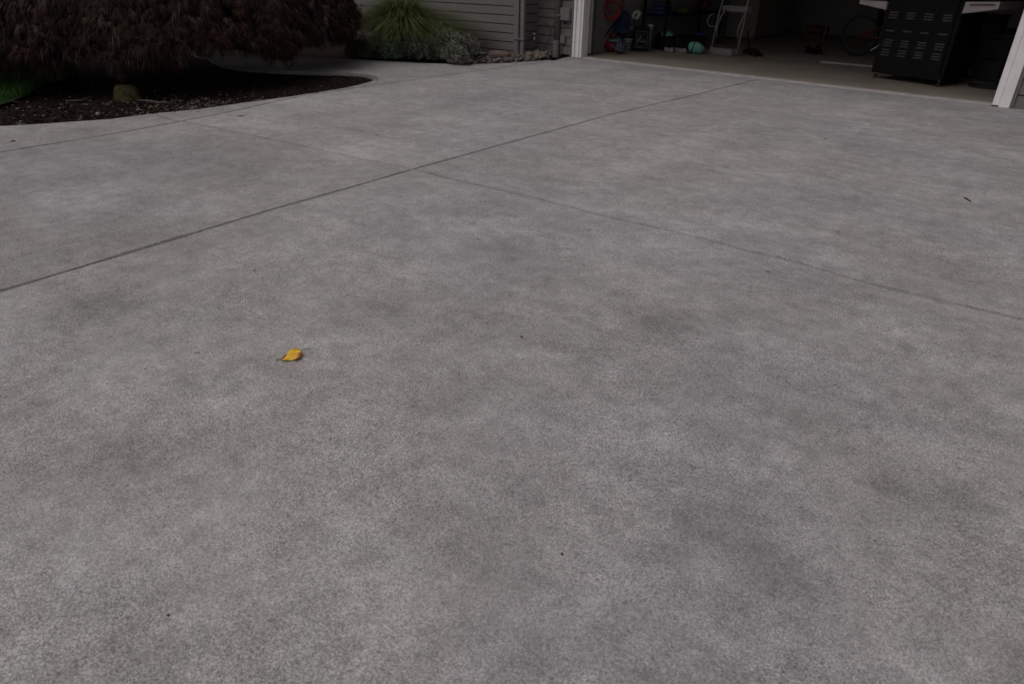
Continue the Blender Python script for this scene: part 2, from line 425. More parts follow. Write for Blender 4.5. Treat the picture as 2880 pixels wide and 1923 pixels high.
# ------------------------------------------------------------ house
house = thing('house', uv(OPEN/2, .2), 'grey house with lap siding, open garage doorway and white door trim', 'house')
def siding(b, p0, p1, z0, z1, nrm, ex=.1135, off=0.0):
    p0 = Vector((p0[0], p0[1], 0)); p1 = Vector((p1[0], p1[1], 0)); nrm = Vector(nrm)
    z = z0; gap = .0115; k = 0
    while z < z1:
        zt = min(z+ex, z1+.0)
        o1 = nrm*.012; o2 = nrm*.004; ib = nrm*-.016
        zz = Vector((0, 0, 1))
        a, c = p0, p1
        b.add([a+o1+zz*(z+gap), c+o1+zz*(z+gap), c+o2+zz*zt, a+o2+zz*zt], [(0, 1, 2, 3)], 'siding')
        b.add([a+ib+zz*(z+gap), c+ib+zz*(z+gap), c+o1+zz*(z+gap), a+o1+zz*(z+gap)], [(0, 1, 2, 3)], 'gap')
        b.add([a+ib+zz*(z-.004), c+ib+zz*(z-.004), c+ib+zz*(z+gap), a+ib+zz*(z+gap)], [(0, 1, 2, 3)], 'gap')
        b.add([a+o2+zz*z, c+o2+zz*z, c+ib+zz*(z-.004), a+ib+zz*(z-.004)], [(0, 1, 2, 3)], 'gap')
        z += ex; k += 1
HW = 2.75
# front wall left of the corner (front faces -Y)
b = MB(); siding(b, (-17, YW), (XC-.085, YW), -.065, HW, (0, -1, 0)); b.build('siding', house)
# return wall to the garage wall
yj = uv((XC-GO.x)/U.x, 0).y
b = MB(); siding(b, (XC, YW+.09), (XC, yj), -.045, HW, (1, 0, 0)); b.build('siding', house)
pin = uv((XC-GO.x)/U.x, 0)
b = MB(); siding(b, pin, uv(-.01, 0), .02, HW, -V); b.build('siding', house)
b = MB(); siding(b, uv(OPEN+.15, .0), uv(9.5, .0), -.02, HW, -V, ex=.135); b.build('siding', house)
# foundation
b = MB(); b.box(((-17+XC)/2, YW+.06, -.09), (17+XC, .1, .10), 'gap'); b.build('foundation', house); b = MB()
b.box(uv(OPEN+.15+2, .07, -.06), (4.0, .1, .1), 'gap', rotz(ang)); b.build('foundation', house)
# corner boards
b = MB(); b.box((XC-.045, YW-.012, HW/2-.03), (.085, .03, HW), 'trimgrey', bev=.003)
b.build('corner_board', house)
b = MB(); b.box((XC+.012, YW+.045, HW/2-.03), (.026, .085, HW), 'trimgrey', bev=.003)
b.build('corner_board', house)
b = MB(); b.box(uv(-.03, -.012, HW/2), (.03, .03, HW), 'trimgrey', rotz(ang)); b.build('corner_board', house); b = MB()
b.box(uv(OPEN+.16, -.012, HW/2), (.03, .03, HW), 'trimgrey', rotz(ang)); b.build('corner_board', house)
# white garage door trim: stepped mouldings on both sides and a header
def jamb(name, u0, side):
    b = MB(); zc = 1.12; hh = 2.24
    if side < 0:    # left: casing, bead, jamb board turned into the opening
        b.box(uv(u0+.017, -.016, zc+.004), (.034, .046, hh), 'white', rotz(ang), bev=.003)
        b.box(uv(u0+.048, .006, zc+.004), (.040, .040, hh), 'white', rotz(ang))
        b.box(uv(u0+.083, .012, zc+.004), (.034, .060, hh), 'white', rotz(ang), bev=.003)
        b.box(uv(u0+.110, .060, zc+.004), (.026, .120, hh), 'white', rotz(ang))
        b.box(uv(u0+.136, .052, zc+.012), (.030, .150, hh), 'white', rotz(ang), bev=.003)
    else:
        b.box(uv(u0+.030, -.004, zc+.012), (.056, .050, hh), 'white', rotz(ang), bev=.004)
        b.box(uv(u0+.105, -.022, zc+.0), (.088, .046, hh), 'white', rotz(ang), bev=.005)
        b.box(uv(u0+.010, .09, zc+.012), (.018, .14, hh), 'white', rotz(ang), bev=.002)
    return b.build(name, house)
jamb('door_frame', 0.0, -1); jamb('door_frame', OPEN, 1)
b = MB(); b.box(uv(OPEN/2+.05, -.0, 2.30), (OPEN+.3, .05, .14), 'white', rotz(ang), bev=.004); b.build('door_header', house)
b = MB()
b.box(uv(OPEN/2-.2, .03, 2.56), (OPEN+.8, .06, .38), 'siding', rotz(ang)); b.build('upper_wall', house)
# inner walls, ceiling, roof
DEP = 7.0; WR = OPEN+1.0
b = MB()
b.box(uv(.045-.10, DEP/2+.05, 1.25), (.10, DEP-.1, 2.6), 'drywall', rotz(ang))
b.box(uv(WR+.05, DEP/2+.05, 1.25), (.10, DEP-.1, 2.6), 'drywall', rotz(ang))
b.box(uv(WR/2, DEP+.05, 1.25), (WR+.3, .10, 2.6), 'drywall', rotz(ang))
b.box(uv(OPEN+.16+.5, .09, 1.25), (1.0, .08, 2.5), 'drywall', rotz(ang))
b.build('garage_wall', house)
b = MB(); b.box(uv(WR/2, DEP/2, 2.62), (WR+.4, DEP+.1, .10), 'drywall', rotz(ang)); b.build('ceiling', house)
b = MB()
b.box(uv(3.2, 3.2, 2.84), (14.5, 8.3, .12), 'siding', rotz(ang))  # overhang extended, out of view, to darken the slab before the door
b.box(uv(3.2, -.98, 2.80), (14.5, .04, .22), 'white', rotz(ang))
b.box((-13.0, YW+2.7, 2.86), (13.6, 7.0, .12), 'siding')
b.box((-13.0, YW-.82, 2.82), (13.6, .04, .22), 'white')
b.build('roof', house)
b = MB(); siding(b, uv(-1.6, .35), uv(9.5, .35), 2.9, 5.6, -V, ex=.2); b.build('siding', house)  # unseen upper storey, added to block sky over the slab by the garage
b = MB(); b.box(uv(3.9, 3.2, 5.68), (12.2, 7.6, .14), 'siding', rotz(ang)); b.build('roof', house)  # unseen roof of the added storey, part of the same sky blocker
# door track just inside the left jamb
b = MB(); b.box(uv(.13, .20, 1.1), (.035, .03, 2.1), 'steel', rotz(ang)); b.box(uv(.165, .215, 1.1), (.012, .05, 2.1), 'slot', rotz(ang)); b.build('door_track', house)

# garage floor, with its worn lip
ZF = .022
fl = MB()
q = [uv(.0, .05), uv(WR, .05), uv(WR, DEP), uv(.0, DEP)]
fl.add([(p.x, p.y, ZF) for p in q], [(0, 1, 2, 3)], 'floor')
n = 60
for i in range(n):
    a0 = OPEN*i/n+.0; a1 = OPEN*(i+1)/n
    prof = [(-.012, -.02), (-.006, .006), (.004, .016), (.02, .021), (.051, ZF+.0005)]
    for (v0, z0), (v1, z1) in zip(prof, prof[1:]):
        w0 = .003*math.sin(i*1.3); w1 = .003*math.sin((i+1)*1.3)
        fl.add([uv(a0, v0+w0, z0), uv(a1, v0+w1, z0), uv(a1, v1+w1, z1), uv(a0, v1+w0, z1)], [(0, 1, 2, 3)], 'lip')
tag(fl.build('garage_floor'), kind='structure')

# downspouts, boxes, tap on the wall
def wallp(px, py, v=-.03):
    "point on the garage wall plane, v out from it"
    d = Vector(ray(px, py)); o = Vector((0, 0, H)); pl = uv(0, v)
    t = (pl-o).dot(V)/d.dot(V); return o+d*t
p = wallp(1563, 163, -.05); sp = thing('downspout', (p.x, p.y, 0), 'round grey downspout on the wall between tap and electrical box', 'downspout')
b = MB(); b.tube([(p.x, p.y, .20), (p.x, p.y, 2.7)], .043, 'trimgrey', 14); b.build('pipe', sp, True)
b = MB(); zb = up(p, 1566, 43); b.torus((p.x, p.y, zb), .044, .007, 'trimgrey', n=20, k=6); b.box((p.x, p.y-.03, zb), (.15, .02, .018), 'trimgrey', rotz(ang)); b.build('bracket', sp)
b = MB(); prof = []
for i in range(19): prof.append((.047+(.005 if i % 2 else -.002), -.02+i*.0125))
b.lathe(prof, (p.x, p.y-.004, 0.0), 'gelcoat', 16); b.build('corrugated_boot', sp)
sp2 = thing('downspout', (XC+.07, YW+.035, 0), 'square grey downspout beside the house corner board', 'downspout')
b = MB(); b.box((XC+.064, YW-.005, 1.35), (.055, .05, 2.66), 'trimgrey', bev=.006); b.build('pipe', sp2)
b = MB(); b.box((XC+.02, YW-.02, up((XC, YW, 0), 1460, 110)), (.17, .05, .012), 'trimgrey'); b.build('bracket', sp2)
p = wallp(1593, 41); eb = thing('electrical_box', (p.x, p.y, 0), 'grey electrical box on the siding next to the white door trim', 'electrical box')
b = MB(); s = S(p); b.box((p.x, p.y, p.z), (30*s*1.15, .07, 33*s), 'gelcoat', rotz(ang), bev=.006); b.build('box', eb)
b = MB(); b.box((p.x-.004, p.y-.04, p.z+.002), (30*s*1.05, .01, 30*s), 'gelcoat', rotz(ang), bev=.002); b.build('lid', eb)
b = MB(); b.tube([(p.x-.02, p.y-.01, p.z-.09), (p.x-.02, p.y-.02, p.z-.115), (p.x+.02, p.y-.02, p.z-.115), (p.x+.02, p.y-.01, p.z-.09)], .008, 'blackpl', 6)
b.tube([(p.x-.05, p.y+.005, p.z-.09), (p.x-.058, p.y+.005, p.z-.2), (p.x-.066, p.y+.005, .02)], .006, 'gelcoat', 6); b.build('conduit', eb)
p = wallp(1583, 112); b = MB(); s = S(p)
b.box(p, (17*s, .02, 22*s), 'trimgrey', rotz(ang), bev=.003); b.box(p+Vector((0, -.012, 0)), (12*s, .01, 17*s), 'gelcoat', rotz(ang), bev=.002)
tag(b.build('outlet_cover'), 'small square grey cover plate low on the siding, right of the round downspout', 'cover plate')
p = Vector((XC+.05, yj-.16, up((XC, yj, 0), 1503, 103)))
p = at(Vector((XC+.08, yj-.12, 0)), 1503, 103)
fc = thing('tap', (p.x, p.y, 0), 'small metal garden tap on the dark recess wall', 'tap')
b = MB(); b.tube([p+Vector((-.06, .02, 0)), p, p+Vector((.02, -.03, -.01)), p+Vector((.025, -.035, -.05))], [.014, .014, .013, .012], 'chrome', 8); b.build('spout', fc)
b = MB(); b.torus(p+Vector((.0, -.01, .035)), .025, .006, 'chrome', n=14, k=6); b.tube([p, p+Vector((0, -.01, .035))], .006, 'chrome', 6); b.build('handle', fc)
b = MB(); pts = [wallp(x, y, -.035) for x, y in ((1531, 66), (1543, 72), (1548, 88), (1546, 110), (1538, 122), (1535, 134), (1529, 134))]
b.tube(pts, .004, 'twig', 5); b.tube([pts[2], wallp(1555, 70, -.04)], .003, 'twig', 5); b.tube([pts[4], wallp(1546, 128, -.04)], .003, 'twig', 5)
tag(b.build('dry_vine'), 'thin dry vine clinging to the siding between the tap and round downspout', 'vine')

# ------------------------------------------------------------ rocks by the wall
gb = MB(); rnd = random.Random(3)
gp = P((1318, 180), (1400, 177), (1447, 175), (1508, 170.6), (1548, 167)) + [G(1552, 156), G(1500, 150), G(1465, 157), G(1400, 160), G(1345, 168)]
cnt = 0; xs = [p.x for p in gp]; ys = [p.y for p in gp]
while cnt < 520:
    x = rnd.uniform(min(xs)-.3, max(xs)+.1); y = rnd.uniform(min(ys), max(ys)+.1)
    if not inpoly(x, y, gp): continue
    s = rnd.uniform(.02, .05)*(1.5 if rnd.random() < .12 else 1)
    z = .0+rnd.uniform(-.02, .025)+max(0, (y-7.9))*.06
    gb.blob((x, y, z), (s*1.5, s*1.1, s*.8), rnd.choice(['river', 'river', 'river2', 'river3', 'pebble', 'river']), cnt, 4, .1, rotz(rnd.uniform(0, 3)))
    cnt += 1
tag(gb.build('river_rock', smooth=True), 'mixed tan and grey river rock in the corner below the downspouts', 'gravel', kind='stuff')
def rock(name, px, py, w, h, m, label, seed, dz=0.0, depth=.7, cat='rock', rough=.10, flatb=.6):
    g = G(px, py); s = S(g); b = MB(); h_ = h*s/ .95
    b.blob((g.x, g.y+.0, h_/2*flatb+dz-.01), (w*s, w*s*depth, h_), m, seed, 9, rough, rotz(YAW*-.0+.5), flatb)
    return tag(b.build(name, smooth=True), label, cat)
rock('boulder', 1405, 164, 68, 27, 'boulder', 'flat reddish boulder against the siding beside the house corner', 5)
rock('rock', 1443, 162, 16, 13, 'pinkrock', 'small pinkish rock between the reddish boulder and the house corner', 8)
rock('rock', 1475, 169, 17, 15, 'river', 'rounded grey rock among river rock below the square downspout', 9)
rock('rock', 1490, 162, 22, 20, 'river2', 'large tan river stone piled near the tap wall', 10)
rock('rock', 1532, 157, 24, 14, 'river2', 'tan river stone leaning by the round downspout boot', 13)
rock('rock', 1586, 163.5, 5, 4, 'pebble', 'single white pebble under the electrical box', 14)
b = MB(); g = G(1463, 168); b.box(g+Vector((0, 0, .03)), (.045, .03, .05), 'tealglass', rotz(.4) @ rotx(.4), taper=.7); tag(b.build('plastic_scrap'), 'teal green plastic scrap in the river rock below the corner board', 'scrap')
b = MB(); g = G(1352, 165); b.box(g+Vector((-.12, 0.05, .045)), (.34, .05, .07), 'river3', rotz(.05), bev=.01); b.box(g+Vector((-.12, 0.03, .065)), (.34, .06, .02), 'gelcoat', rotz(.05), bev=.006)
tag(b.build('edging_block'), 'grey edging block between right shrub and reddish boulder', 'block')

# ------------------------------------------------------------ bed litter
lit = MB(); k = 0; rnd = random.Random(5)
while k < 5200:
    px = rnd.uniform(0, 1060); py = rnd.uniform(205, 352) if k > 800 else rnd.uniform(255, 352)
    g = G(px, py)
    if not inpoly(g.x, g.y, bedpoly) or edge_dist(g.x, g.y, bedpoly) < .02: continue
    if g.x < -7.7 and g.y < 3.9 and px < 170: continue
    s = rnd.uniform(.005, .017); z = -.045+.012*hsoil(g.x, g.y)
    lit.box((g.x, g.y, z+.006), (s*1.6, s*.8, s*.35), 'chip', rotz(rnd.uniform(0, 3.1)) @ rotx(rnd.uniform(-.7, .7)) @ roty(rnd.uniform(-.5, .5)))
    k += 1
tag(lit.build('bark_mulch'), 'dark bark crumbs scattered over the bed under the maple', 'mulch', kind='stuff')
pb = MB(); k = 0
while k < 420:
    px = rnd.uniform(0, 1040); py = rnd.gauss(305, 26) if rnd.random() < .5 else rnd.uniform(225, 350)
    g = G(px, py)
    if rnd.random() < .45: g = G(rnd.gauss(520, 90), rnd.gauss(285, 16))
    if not inpoly(g.x, g.y, bedpoly) or edge_dist(g.x, g.y, bedpoly) < .03: continue
    s = rnd.uniform(.008, .022); z = -.04+.012*hsoil(g.x, g.y)
    pb.blob((g.x, g.y, z+s*.2), (s*1.5, s*1.1, s*.7), rnd.choice(['pebble', 'pebble', 'river2', 'river']), k, 3, .1, rotz(rnd.uniform(0, 3)))
    k += 1
tag(pb.build('gravel'), 'pale pebbles strewn in the dark bed along the curved concrete edge', 'gravel', kind='stuff')
rock('rock', 60, 345, 28, 15, 'darkrock', 'small black angular rock at the near left edge of the bed', 21, dz=-.03, rough=.16)
rock('rock', 274, 316, 15, 13, 'pinkrock', 'small pink stone in the bed in front of the mossy stump', 22, dz=-.02, rough=.16)
rock('rock', 250, 333, 8, 6, 'pebble', 'white pebble near the concrete edge below the pink stone', 23, dz=-.03)
rock('rock', 232, 284, 8, 6, 'pebble', 'pale stone where a thin root meets the soil left of the stump', 24, dz=-.03)
g = G(362, 279, -.04); st = thing('stump', g, 'low mossy tree stump at the edge of the maple shade', 'stump')
b = MB(); s = S(g); ht = up(g, 362, 241)+.04
prof = [(46*s, -.02), (42*s, ht*.25), (38*s, ht*.6), (34*s, ht*.82), (26*s, ht*.97), (14*s, ht*1.02)]
n = 18; vs = []
for (r_, z_) in prof:
    for j in range(n):
        qn = 2*math.pi*j/n; w = 1+.09*math.sin(3*qn+1)+.06*math.sin(7*qn)
        vs.append((g.x+r_*w*math.cos(qn), g.y+r_*w*.8*math.sin(qn), g.z+z_+(.010*math.sin(2*qn) if z_ > .05 else 0)))
fs = [(i*n+j, i*n+(j+1) % n, (i+1)*n+(j+1) % n, (i+1)*n+j) for i in range(len(prof)-1) for j in range(n)] + [tuple(range((len(prof)-1)*n, len(prof)*n))]
b.add(vs, fs, 'moss'); b.build('moss', st, True)
def root(name, pts, r, label, z=-.02, cat='root', m='palewood'):
    b = MB(); pp = [G(x, y, z+dz) for x, y, dz in pts]
    b.tube(pp, r, m, 6); return tag(b.build(name, smooth=True), label, cat)
root('twig', [(360, 262, .12), (368, 272, .05), (383, 284, .0), (410, 283, .02), (443, 290, .0), (465, 288, .015), (487, 294, -.005)], [.006, .008, .008, .009, .011, .009, .006], 'pale forked branch lying in the bed in front of the mossy stump', -.02, 'branch')
root('twig', [(185, 284, 0), (232, 283, .01), (250, 275, .01), (272, 272, 0)], [.004, .008, .006, .003], 'thin pale root left of the mossy stump', -.03)
root('twig', [(15, 281, 0), (28, 285, .01), (50, 288, .0), (70, 285, .0)], [.004, .005, .005, .003], 'thin twig on the soil beside the lawn patch', -.03, 'twig')
root('twig', [(318, 283, .01), (305, 293, .02), (293, 298, 0)], [.006, .006, .003], 'short pale twig between the pink stone and the stump', -.03, 'twig')
# maple sucker twig seen beneath the hem
b = MB(); c0 = G(808, 196); b.tube([c0, at(c0, 822, 184), at(c0, 838, 172)], .006, 'bark', 5)
tag(b.build('twig'), 'thin bare twig hanging from the maple hem over the bed', 'twig')

# lawn patch
lw = MB(); k = 0; rnd = random.Random(9)
lp = [G(0, 288), G(32, 279), G(75, 262), G(130, 232), G(170, 224), G(215, 205), G(200, 183), G(60, 160), G(0, 150), G(-160, 160), G(-260, 250), G(-200, 330)]
flat('lawn_ground', [Vector((p.x, p.y)) for p in lp], -.018, 'lawnsoil')
while k < 9000:
    x = rnd.uniform(min(p.x for p in lp), max(p.x for p in lp)); y = rnd.uniform(min(p.y for p in lp), max(p.y for p in lp))
    if not inpoly(x, y, lp): continue
    h = rnd.uniform(.05, .10); a = rnd.uniform(0, 6.28); dx, dy = math.cos(a), math.sin(a); w = .0035; l = rnd.uniform(0, .05); bb = rnd.uniform(0, 6.28)
    ex, ey = math.cos(bb)*l, math.sin(bb)*l
    lw.add([(x-dx*w, y-dy*w, -.02), (x+dx*w, y+dy*w, -.02), (x+dx*w*.6+ex*.5, y+dy*w*.6+ey*.5, h*.6), (x+ex, y+ey, h*.9), (x-dx*w*.6+ex*.5, y-dy*w*.6+ey*.5, h*.6)], [(0, 1, 2, 3, 4)], 'lawn')
    k += 1
tag(lw.build('grass'), 'green lawn grass at the left edge behind the bed', 'grass', kind='stuff')
def weed(px, py, n, h, label):
    g = G(px, py); b = MB(); r_ = random.Random(px)
    for i in range(n):
        a = r_.uniform(0, 6.28); l = r_.uniform(.02, .09); zt = r_.uniform(.3, 1)*h; c = Vector((g.x+math.cos(a)*l, g.y+math.sin(a)*l, zt))
        s = .02; d1 = Vector((r_.uniform(-1, 1), r_.uniform(-1, 1), r_.uniform(0, 1))).normalized()*s; d2 = Vector((r_.uniform(-1, 1), r_.uniform(-1, 1), .2)).normalized()*s*.6
        b.add([c-d1, c+d2, c+d1, c-d2], [(0, 1, 2, 3)], 'lawn'); b.tube([g, c], .0018, 'lawn', 3, False)
    tag(b.build('weed'), label, 'weed')
weed(188, 205, 22, .12, 'bright green weed under the maple, right of the lawn patch')
weed(152, 214, 14, .10, 'small leafy weed at the lawn edge below the maple')

# ------------------------------------------------------------ maple
def maple():
    F = G(445, 258); d = Vector((F.x, F.y, 0)).normalized(); sd = Vector((d.y, -d.x, 0))   # sd: to the right
    a_, b_ = 2.22, 1.75; c = F+d*b_
    c.z = 0; Ht = 1.28
    t = thing('maple_tree', (c.x, c.y, -.05), 'weeping dark red laceleaf maple over the curved bed', 'tree')
    b = MB()
    base = Vector((c.x, c.y, -.06)); r_ = random.Random(4)
    b.tube([base, base+Vector((.03, 0, .2)), base+Vector((.10, -.05, .45)), base+Vector((.05, .03, .7)), base+Vector((-.05, 0, .95))], [.13, .10, .085, .07, .045], 'bark', 10)
    b.build('trunk', t, True)
    for i in range(13):
        q = i*2*math.pi/13+r_.uniform(-.2, .2); ee = (sd*math.cos(q)*a_+d*math.sin(q)*b_)
        z0 = r_.uniform(.34, .60); p0 = base+Vector((.06, 0, z0)); p1 = base+ee*.3+Vector((0, 0, z0+.35+r_.uniform(0, .25))); p2 = base+ee*.6+Vector((0, 0, z0+.38)); p3 = base+ee*.84+Vector((0, 0, z0-.05)); p4 = base+ee*.95+Vector((0, 0, .38))
        b = MB(); b.tube([p0, p1, p2, p3, p4], [.045, .034, .024, .013, .005], 'bark', 7); b.build('limb', t, True)
    # crown: cascades of cut leaves running down over a dome
    vs = []; fs = []; ms = []
    names = ['maple1', 'maple2', 'maple3', 'maple4']
    def dome(q, s):
        # s from 0 (top) to 1 (hem)
        th = s*math.pi/2*1.04
        bump = 1+.05*math.sin(3*q+.6)+.04*math.sin(5*q+2)+.03*math.sin(11*q)
        rr_ = math.sin(min(th, math.pi/2))**1.3
        z = .35+(Ht-.35)*max(0, math.cos(th))**.9
        z += .035*math.sin(4*q+1)+.05*math.sin(9*q+.5)*s
        # right side of the skirt hangs a little higher, over the path
        z += .07*max(0, math.cos(q-.1))**3*s
        return c + (sd*math.cos(q)*a_+d*math.sin(q)*b_)*rr_*bump + Vector((0, 0, z))
    def leaf(p, dr, L, mi):
        nn = 7 if L > .05 else 5
        side = dr.cross(Vector((r_.uniform(-.4, .4), r_.uniform(-.4, .4), 1)))
        if side.length < .1: side = Vector((1, 0, 0))
        side.normalize()
        for j in range(nn):
            f = (j-(nn-1)/2)/((nn-1)/2); an = f*1.15+r_.uniform(-.12, .12)
            e = dr*math.cos(an)+side*math.sin(an); l = L*(1-.32*abs(f))*r_.uniform(.8, 1.15)
            tip = p+e*l+Vector((0, 0, -.35*l*r_.uniform(.4, 1.4))); mid = p+e*l*.5
            w = Vector((-e.y, e.x, r_.uniform(-.5, .5))); w = w.normalized()*(.0023+.0016*r_.random())
            o = len(vs); vs.extend([p, mid+w, tip, mid-w]); fs.append((o, o+1, o+2, o+3)); ms.append(mi)
    # view-facing cascades get more leaves
    for i in range(900):
        q = r_.uniform(0, 2*math.pi)
        front = math.sin(q) < .25                      # half towards the driveway
        if not front and r_.random() < .45: continue
        s0 = r_.random()**.6*.95; ln = r_.uniform(.14, .38); s1 = min(1.0, s0+ln)
        tone = r_.random(); depth = r_.choice([0, 0, -.05, -.10, -.18])
        base_m = 0 if tone < .62 else (1 if tone < .74 else (2 if tone < .84 else 3))
        wv = r_.uniform(-.1, .1); nl = int(14*ln/.25)+4
        low = s0 > .45
        nl = nl if low else int(nl*.55)
        for kx in range(nl):
            f = kx/max(1, nl-1); s = s0+(s1-s0)*f
            p = dome(q+wv*f, s); out = (p-(c+Vector((0, 0, .55)))).normalized()
            p = p+out*(depth+.07*math.sin(f*math.pi))+Vector((r_.gauss(0, .045), r_.gauss(0, .045), r_.gauss(0, .02)))
            if s > .97: p.z -= r_.random()**4*.10
            dr = (out*.55+Vector((r_.gauss(0, .35), r_.gauss(0, .35), -.95))).normalized()
            mi = base_m if r_.random() < .75 else r_.choice([0, 0, 3, 2])
            for _ in range(3): leaf(p+Vector((r_.gauss(0, .02), r_.gauss(0, .02), r_.gauss(0, .02))), dr, r_.uniform(.06, .115), mi)
    # dense inner leaves that shut off the light
    for i in range(20000):
        q = r_.uniform(0, 2*math.pi); s = r_.random()**.55; p = dome(q, s); out = (p-(c+Vector((0, 0, .5)))).normalized()
        p = p-out*r_.uniform(.12, .40); p.z = max(.38, p.z)
        o = len(vs); w = Vector((r_.gauss(0, 1), r_.gauss(0, 1), r_.gauss(0, 1))).normalized()*.055
        e = Vector((r_.gauss(0, .5), r_.gauss(0, .5), -1)).normalized()*.09
        vs.extend([p-w*.6, p-e*.5, p+w*.6, p+e]); fs.append((o, o+1, o+2, o+3)); ms.append(0)
    me = D.meshes.new('crown'); me.from_pydata([tuple(v) for v in vs], [], fs)
    for nme in names: me.materials.append(M[nme])
    me.polygons.foreach_set('material_index', ms); me.update()
    o = D.objects.new('crown', me); COL.objects.link(o); o.parent = t; o.matrix_parent_inverse = Matrix.Translation(-t.location)
maple()

# ------------------------------------------------------------ ornamental grass and grey shrubs
def reed_clump(px, py, n, hgt, spread, label):
    g = G(px, py); t = thing('ornamental_grass', g, label, 'grass clump'); r_ = random.Random(px); b = MB()
    for i in range(n):
        a = r_.uniform(0, 6.28); l = (.15+.85*r_.random()**.7)*spread; h = hgt*r_.uniform(.6, 1.1)*(1-.25*l/spread)
        ex = math.cos(a); ey = math.sin(a); x0 = g.x+ex*r_.uniform(0, .14); y0 = g.y+ey*r_.uniform(0, .12)
        w = r_.uniform(.0028, .0055); sx, sy = -ey*w, ex*w; P_ = []
        for j in range(6):
            f = j/5; o_ = l*f**1.5; z = h*(1.7*f-.85*f*f*(1+.45*l/spread)) if l > .15 else h*f
            k = 1-f*.85; yy_ = min(y0+ey*o_, YW-.03-.02*(i % 5)); P_.append(((x0+ex*o_-sx*k, yy_-sy*k, z), (x0+ex*o_+sx*k, yy_-sy*k+2*sy*k, z)))
        for j in range(5): b.add([P_[j][0], P_[j][1], P_[j+1][1], P_[j+1][0]], [(0, 1, 2, 3)], 'reed2' if i % 13 == 0 else 'reed')
    b.build('blades', t)
reed_clump(1135, 151, 8500, 1.0, 1.25, 'large green fountain grass clump against the siding')
def shrub(px, py, wpx, hpx, n, label, seed, dep=.8, purple=.3):
    g = G(px, py); s = S(g); t = thing('shrub', g, label, 'shrub', 'grey-green shrubs along the house'); r_ = random.Random(seed)
    b = MB(); st_ = MB(); rx = wpx*s/2; hz = hpx*s*1.02
    lob = [(-.68+1.36*(i_/12)+r_.uniform(-.05, .05), r_.uniform(-.5, .5), r_.uniform(.42, .80)-.25*abs(i_/6-1)**2, r_.uniform(.30, .42)) for i_ in range(13)]
    for i in range(n):
        lx, ly, lz, lr = r_.choice(lob)
        dv_ = Vector((r_.gauss(0, 1), r_.gauss(0, 1), abs(r_.gauss(0, 1)))).normalized()
        rad = lr*(1-.25*r_.random()**2)
        p = Vector(((lx+dv_.x*rad)*rx, (ly+dv_.y*rad)*rx*dep, max(.03, ((lz-.32)*r_.uniform(.1, 1.1))+dv_.z*rad*1.0)*hz))
        p.x = max(-rx*1.04, min(rx*1.04, p.x)); p += g
        dr = (dv_*.7+Vector((0, 0, .8))).normalized()
        m_ = 'lav2' if (lz+lx*3) % 1 < purple and r_.random() < .7 else 'lav'
        L = r_.uniform(.03, .06)
        for j in range(7):
            q = r_.uniform(0, 6.28); f = j/7; c_ = p+dr*L*f
            e = (Vector((math.cos(q), math.sin(q), .7)).normalized())*r_.uniform(.014, .026); w = Vector((-e.y, e.x, 0)).normalized()*.0042
            b.add([c_, c_+e*.5+w, c_+e, c_+e*.5-w], [(0, 1, 2, 3)], m_)
        if i % 6 == 0: st_.tube([g+Vector((lx*rx*.3, ly*rx*.3, 0)), p], .003, 'bark', 3, False)
    b.build('foliage', t); st_.build('stems', t)
shrub(1015, 163, 95, 74, 1500, 'small dark shrub wedged between the maple and the fountain grass', 30, purple=.5)
shrub(1085, 167, 150, 100, 2900, 'left grey-green shrub beside the maple hem and fountain grass', 31, purple=.15)
shrub(1180, 171, 120, 90, 1600, 'middle dull purple-grey shrub between two greener ones', 32, purple=.8)
shrub(1262, 174, 190, 116, 4600, 'largest silvery grey-green shrub, nearest the reddish boulder', 33, purple=.22)

# ------------------------------------------------------------ things lying on the driveway
def yellow_leaf():
    g = G(823, 996); t = thing('fallen_leaf', g, 'yellow fallen leaf with a curled orange edge on the driveway', 'leaf')
    s = S(g)*1.05
    out = [(-21, -17), (-17, -8), (-15, 2), (-8, 13), (2, 18), (14, 15), (24, 8), (30, -1), (29, -10), (22, -15), (10, -18), (-4, -19), (-13, -19)]
    b = MB(); ex = Vector((rr[0], rr[1], 0)).normalized(); ey = Vector((-ex.y, ex.x, 0)); k = 1/math.sin(R(28))
    pts = []; n = len(out)
    for i, (x, y) in enumerate(out):
        hgt = .004+.010*max(0, (x+20)/50)*(1 if y > 0 else .4)+.004*math.sin(i*2.3)
        pts.append(g+ex*x*s+ey*(y*s*1.75-hgt*1.4)+Vector((0, 0, hgt)))
    mid = [g+ex*x*s+ey*y*s*1.75+Vector((0, 0, z)) for x, y, z in ((-20, -15, .003), (-8, -7, .007), (6, -3, .007), (18, -2, .009), (28, -4, .011))]
    # two blades either side of the midrib
    vs = [tuple(p) for p in pts]+[tuple(p) for p in mid]; m0 = n
    upf = [(0, 1, m0+0), (1, 2, m0+1, m0+0), (2, 3, m0+1), (3, 4, m0+2, m0+1), (4, 5, m0+3, m0+2), (5, 6, m0+4, m0+3), (6, 7, m0+4)]
    dn = [(7, 8, m0+4), (8, 9, m0+3, m0+4), (9, 10, m0+3), (10, 11, m0+2, m0+3), (11, 12, m0+1, m0+2), (12, 0, m0+0, m0+1)]
    b.add(vs, upf+dn[2:5], 'leafy'); b.add(vs, dn[:2]+dn[5:], 'leafrim')
    o = b.build('blade', t, True); md = o.modifiers.new('Solidify', 'SOLIDIFY'); md.thickness = .0006
    b = MB(); b.tube([mid[4], mid[2], mid[0], mid[0]-ex*12*s-ey*10*s+Vector((0, 0, -.001))], [.0005, .0009, .0013, .0011], 'leafstalk', 5); b.build('stalk', t)
yellow_leaf()
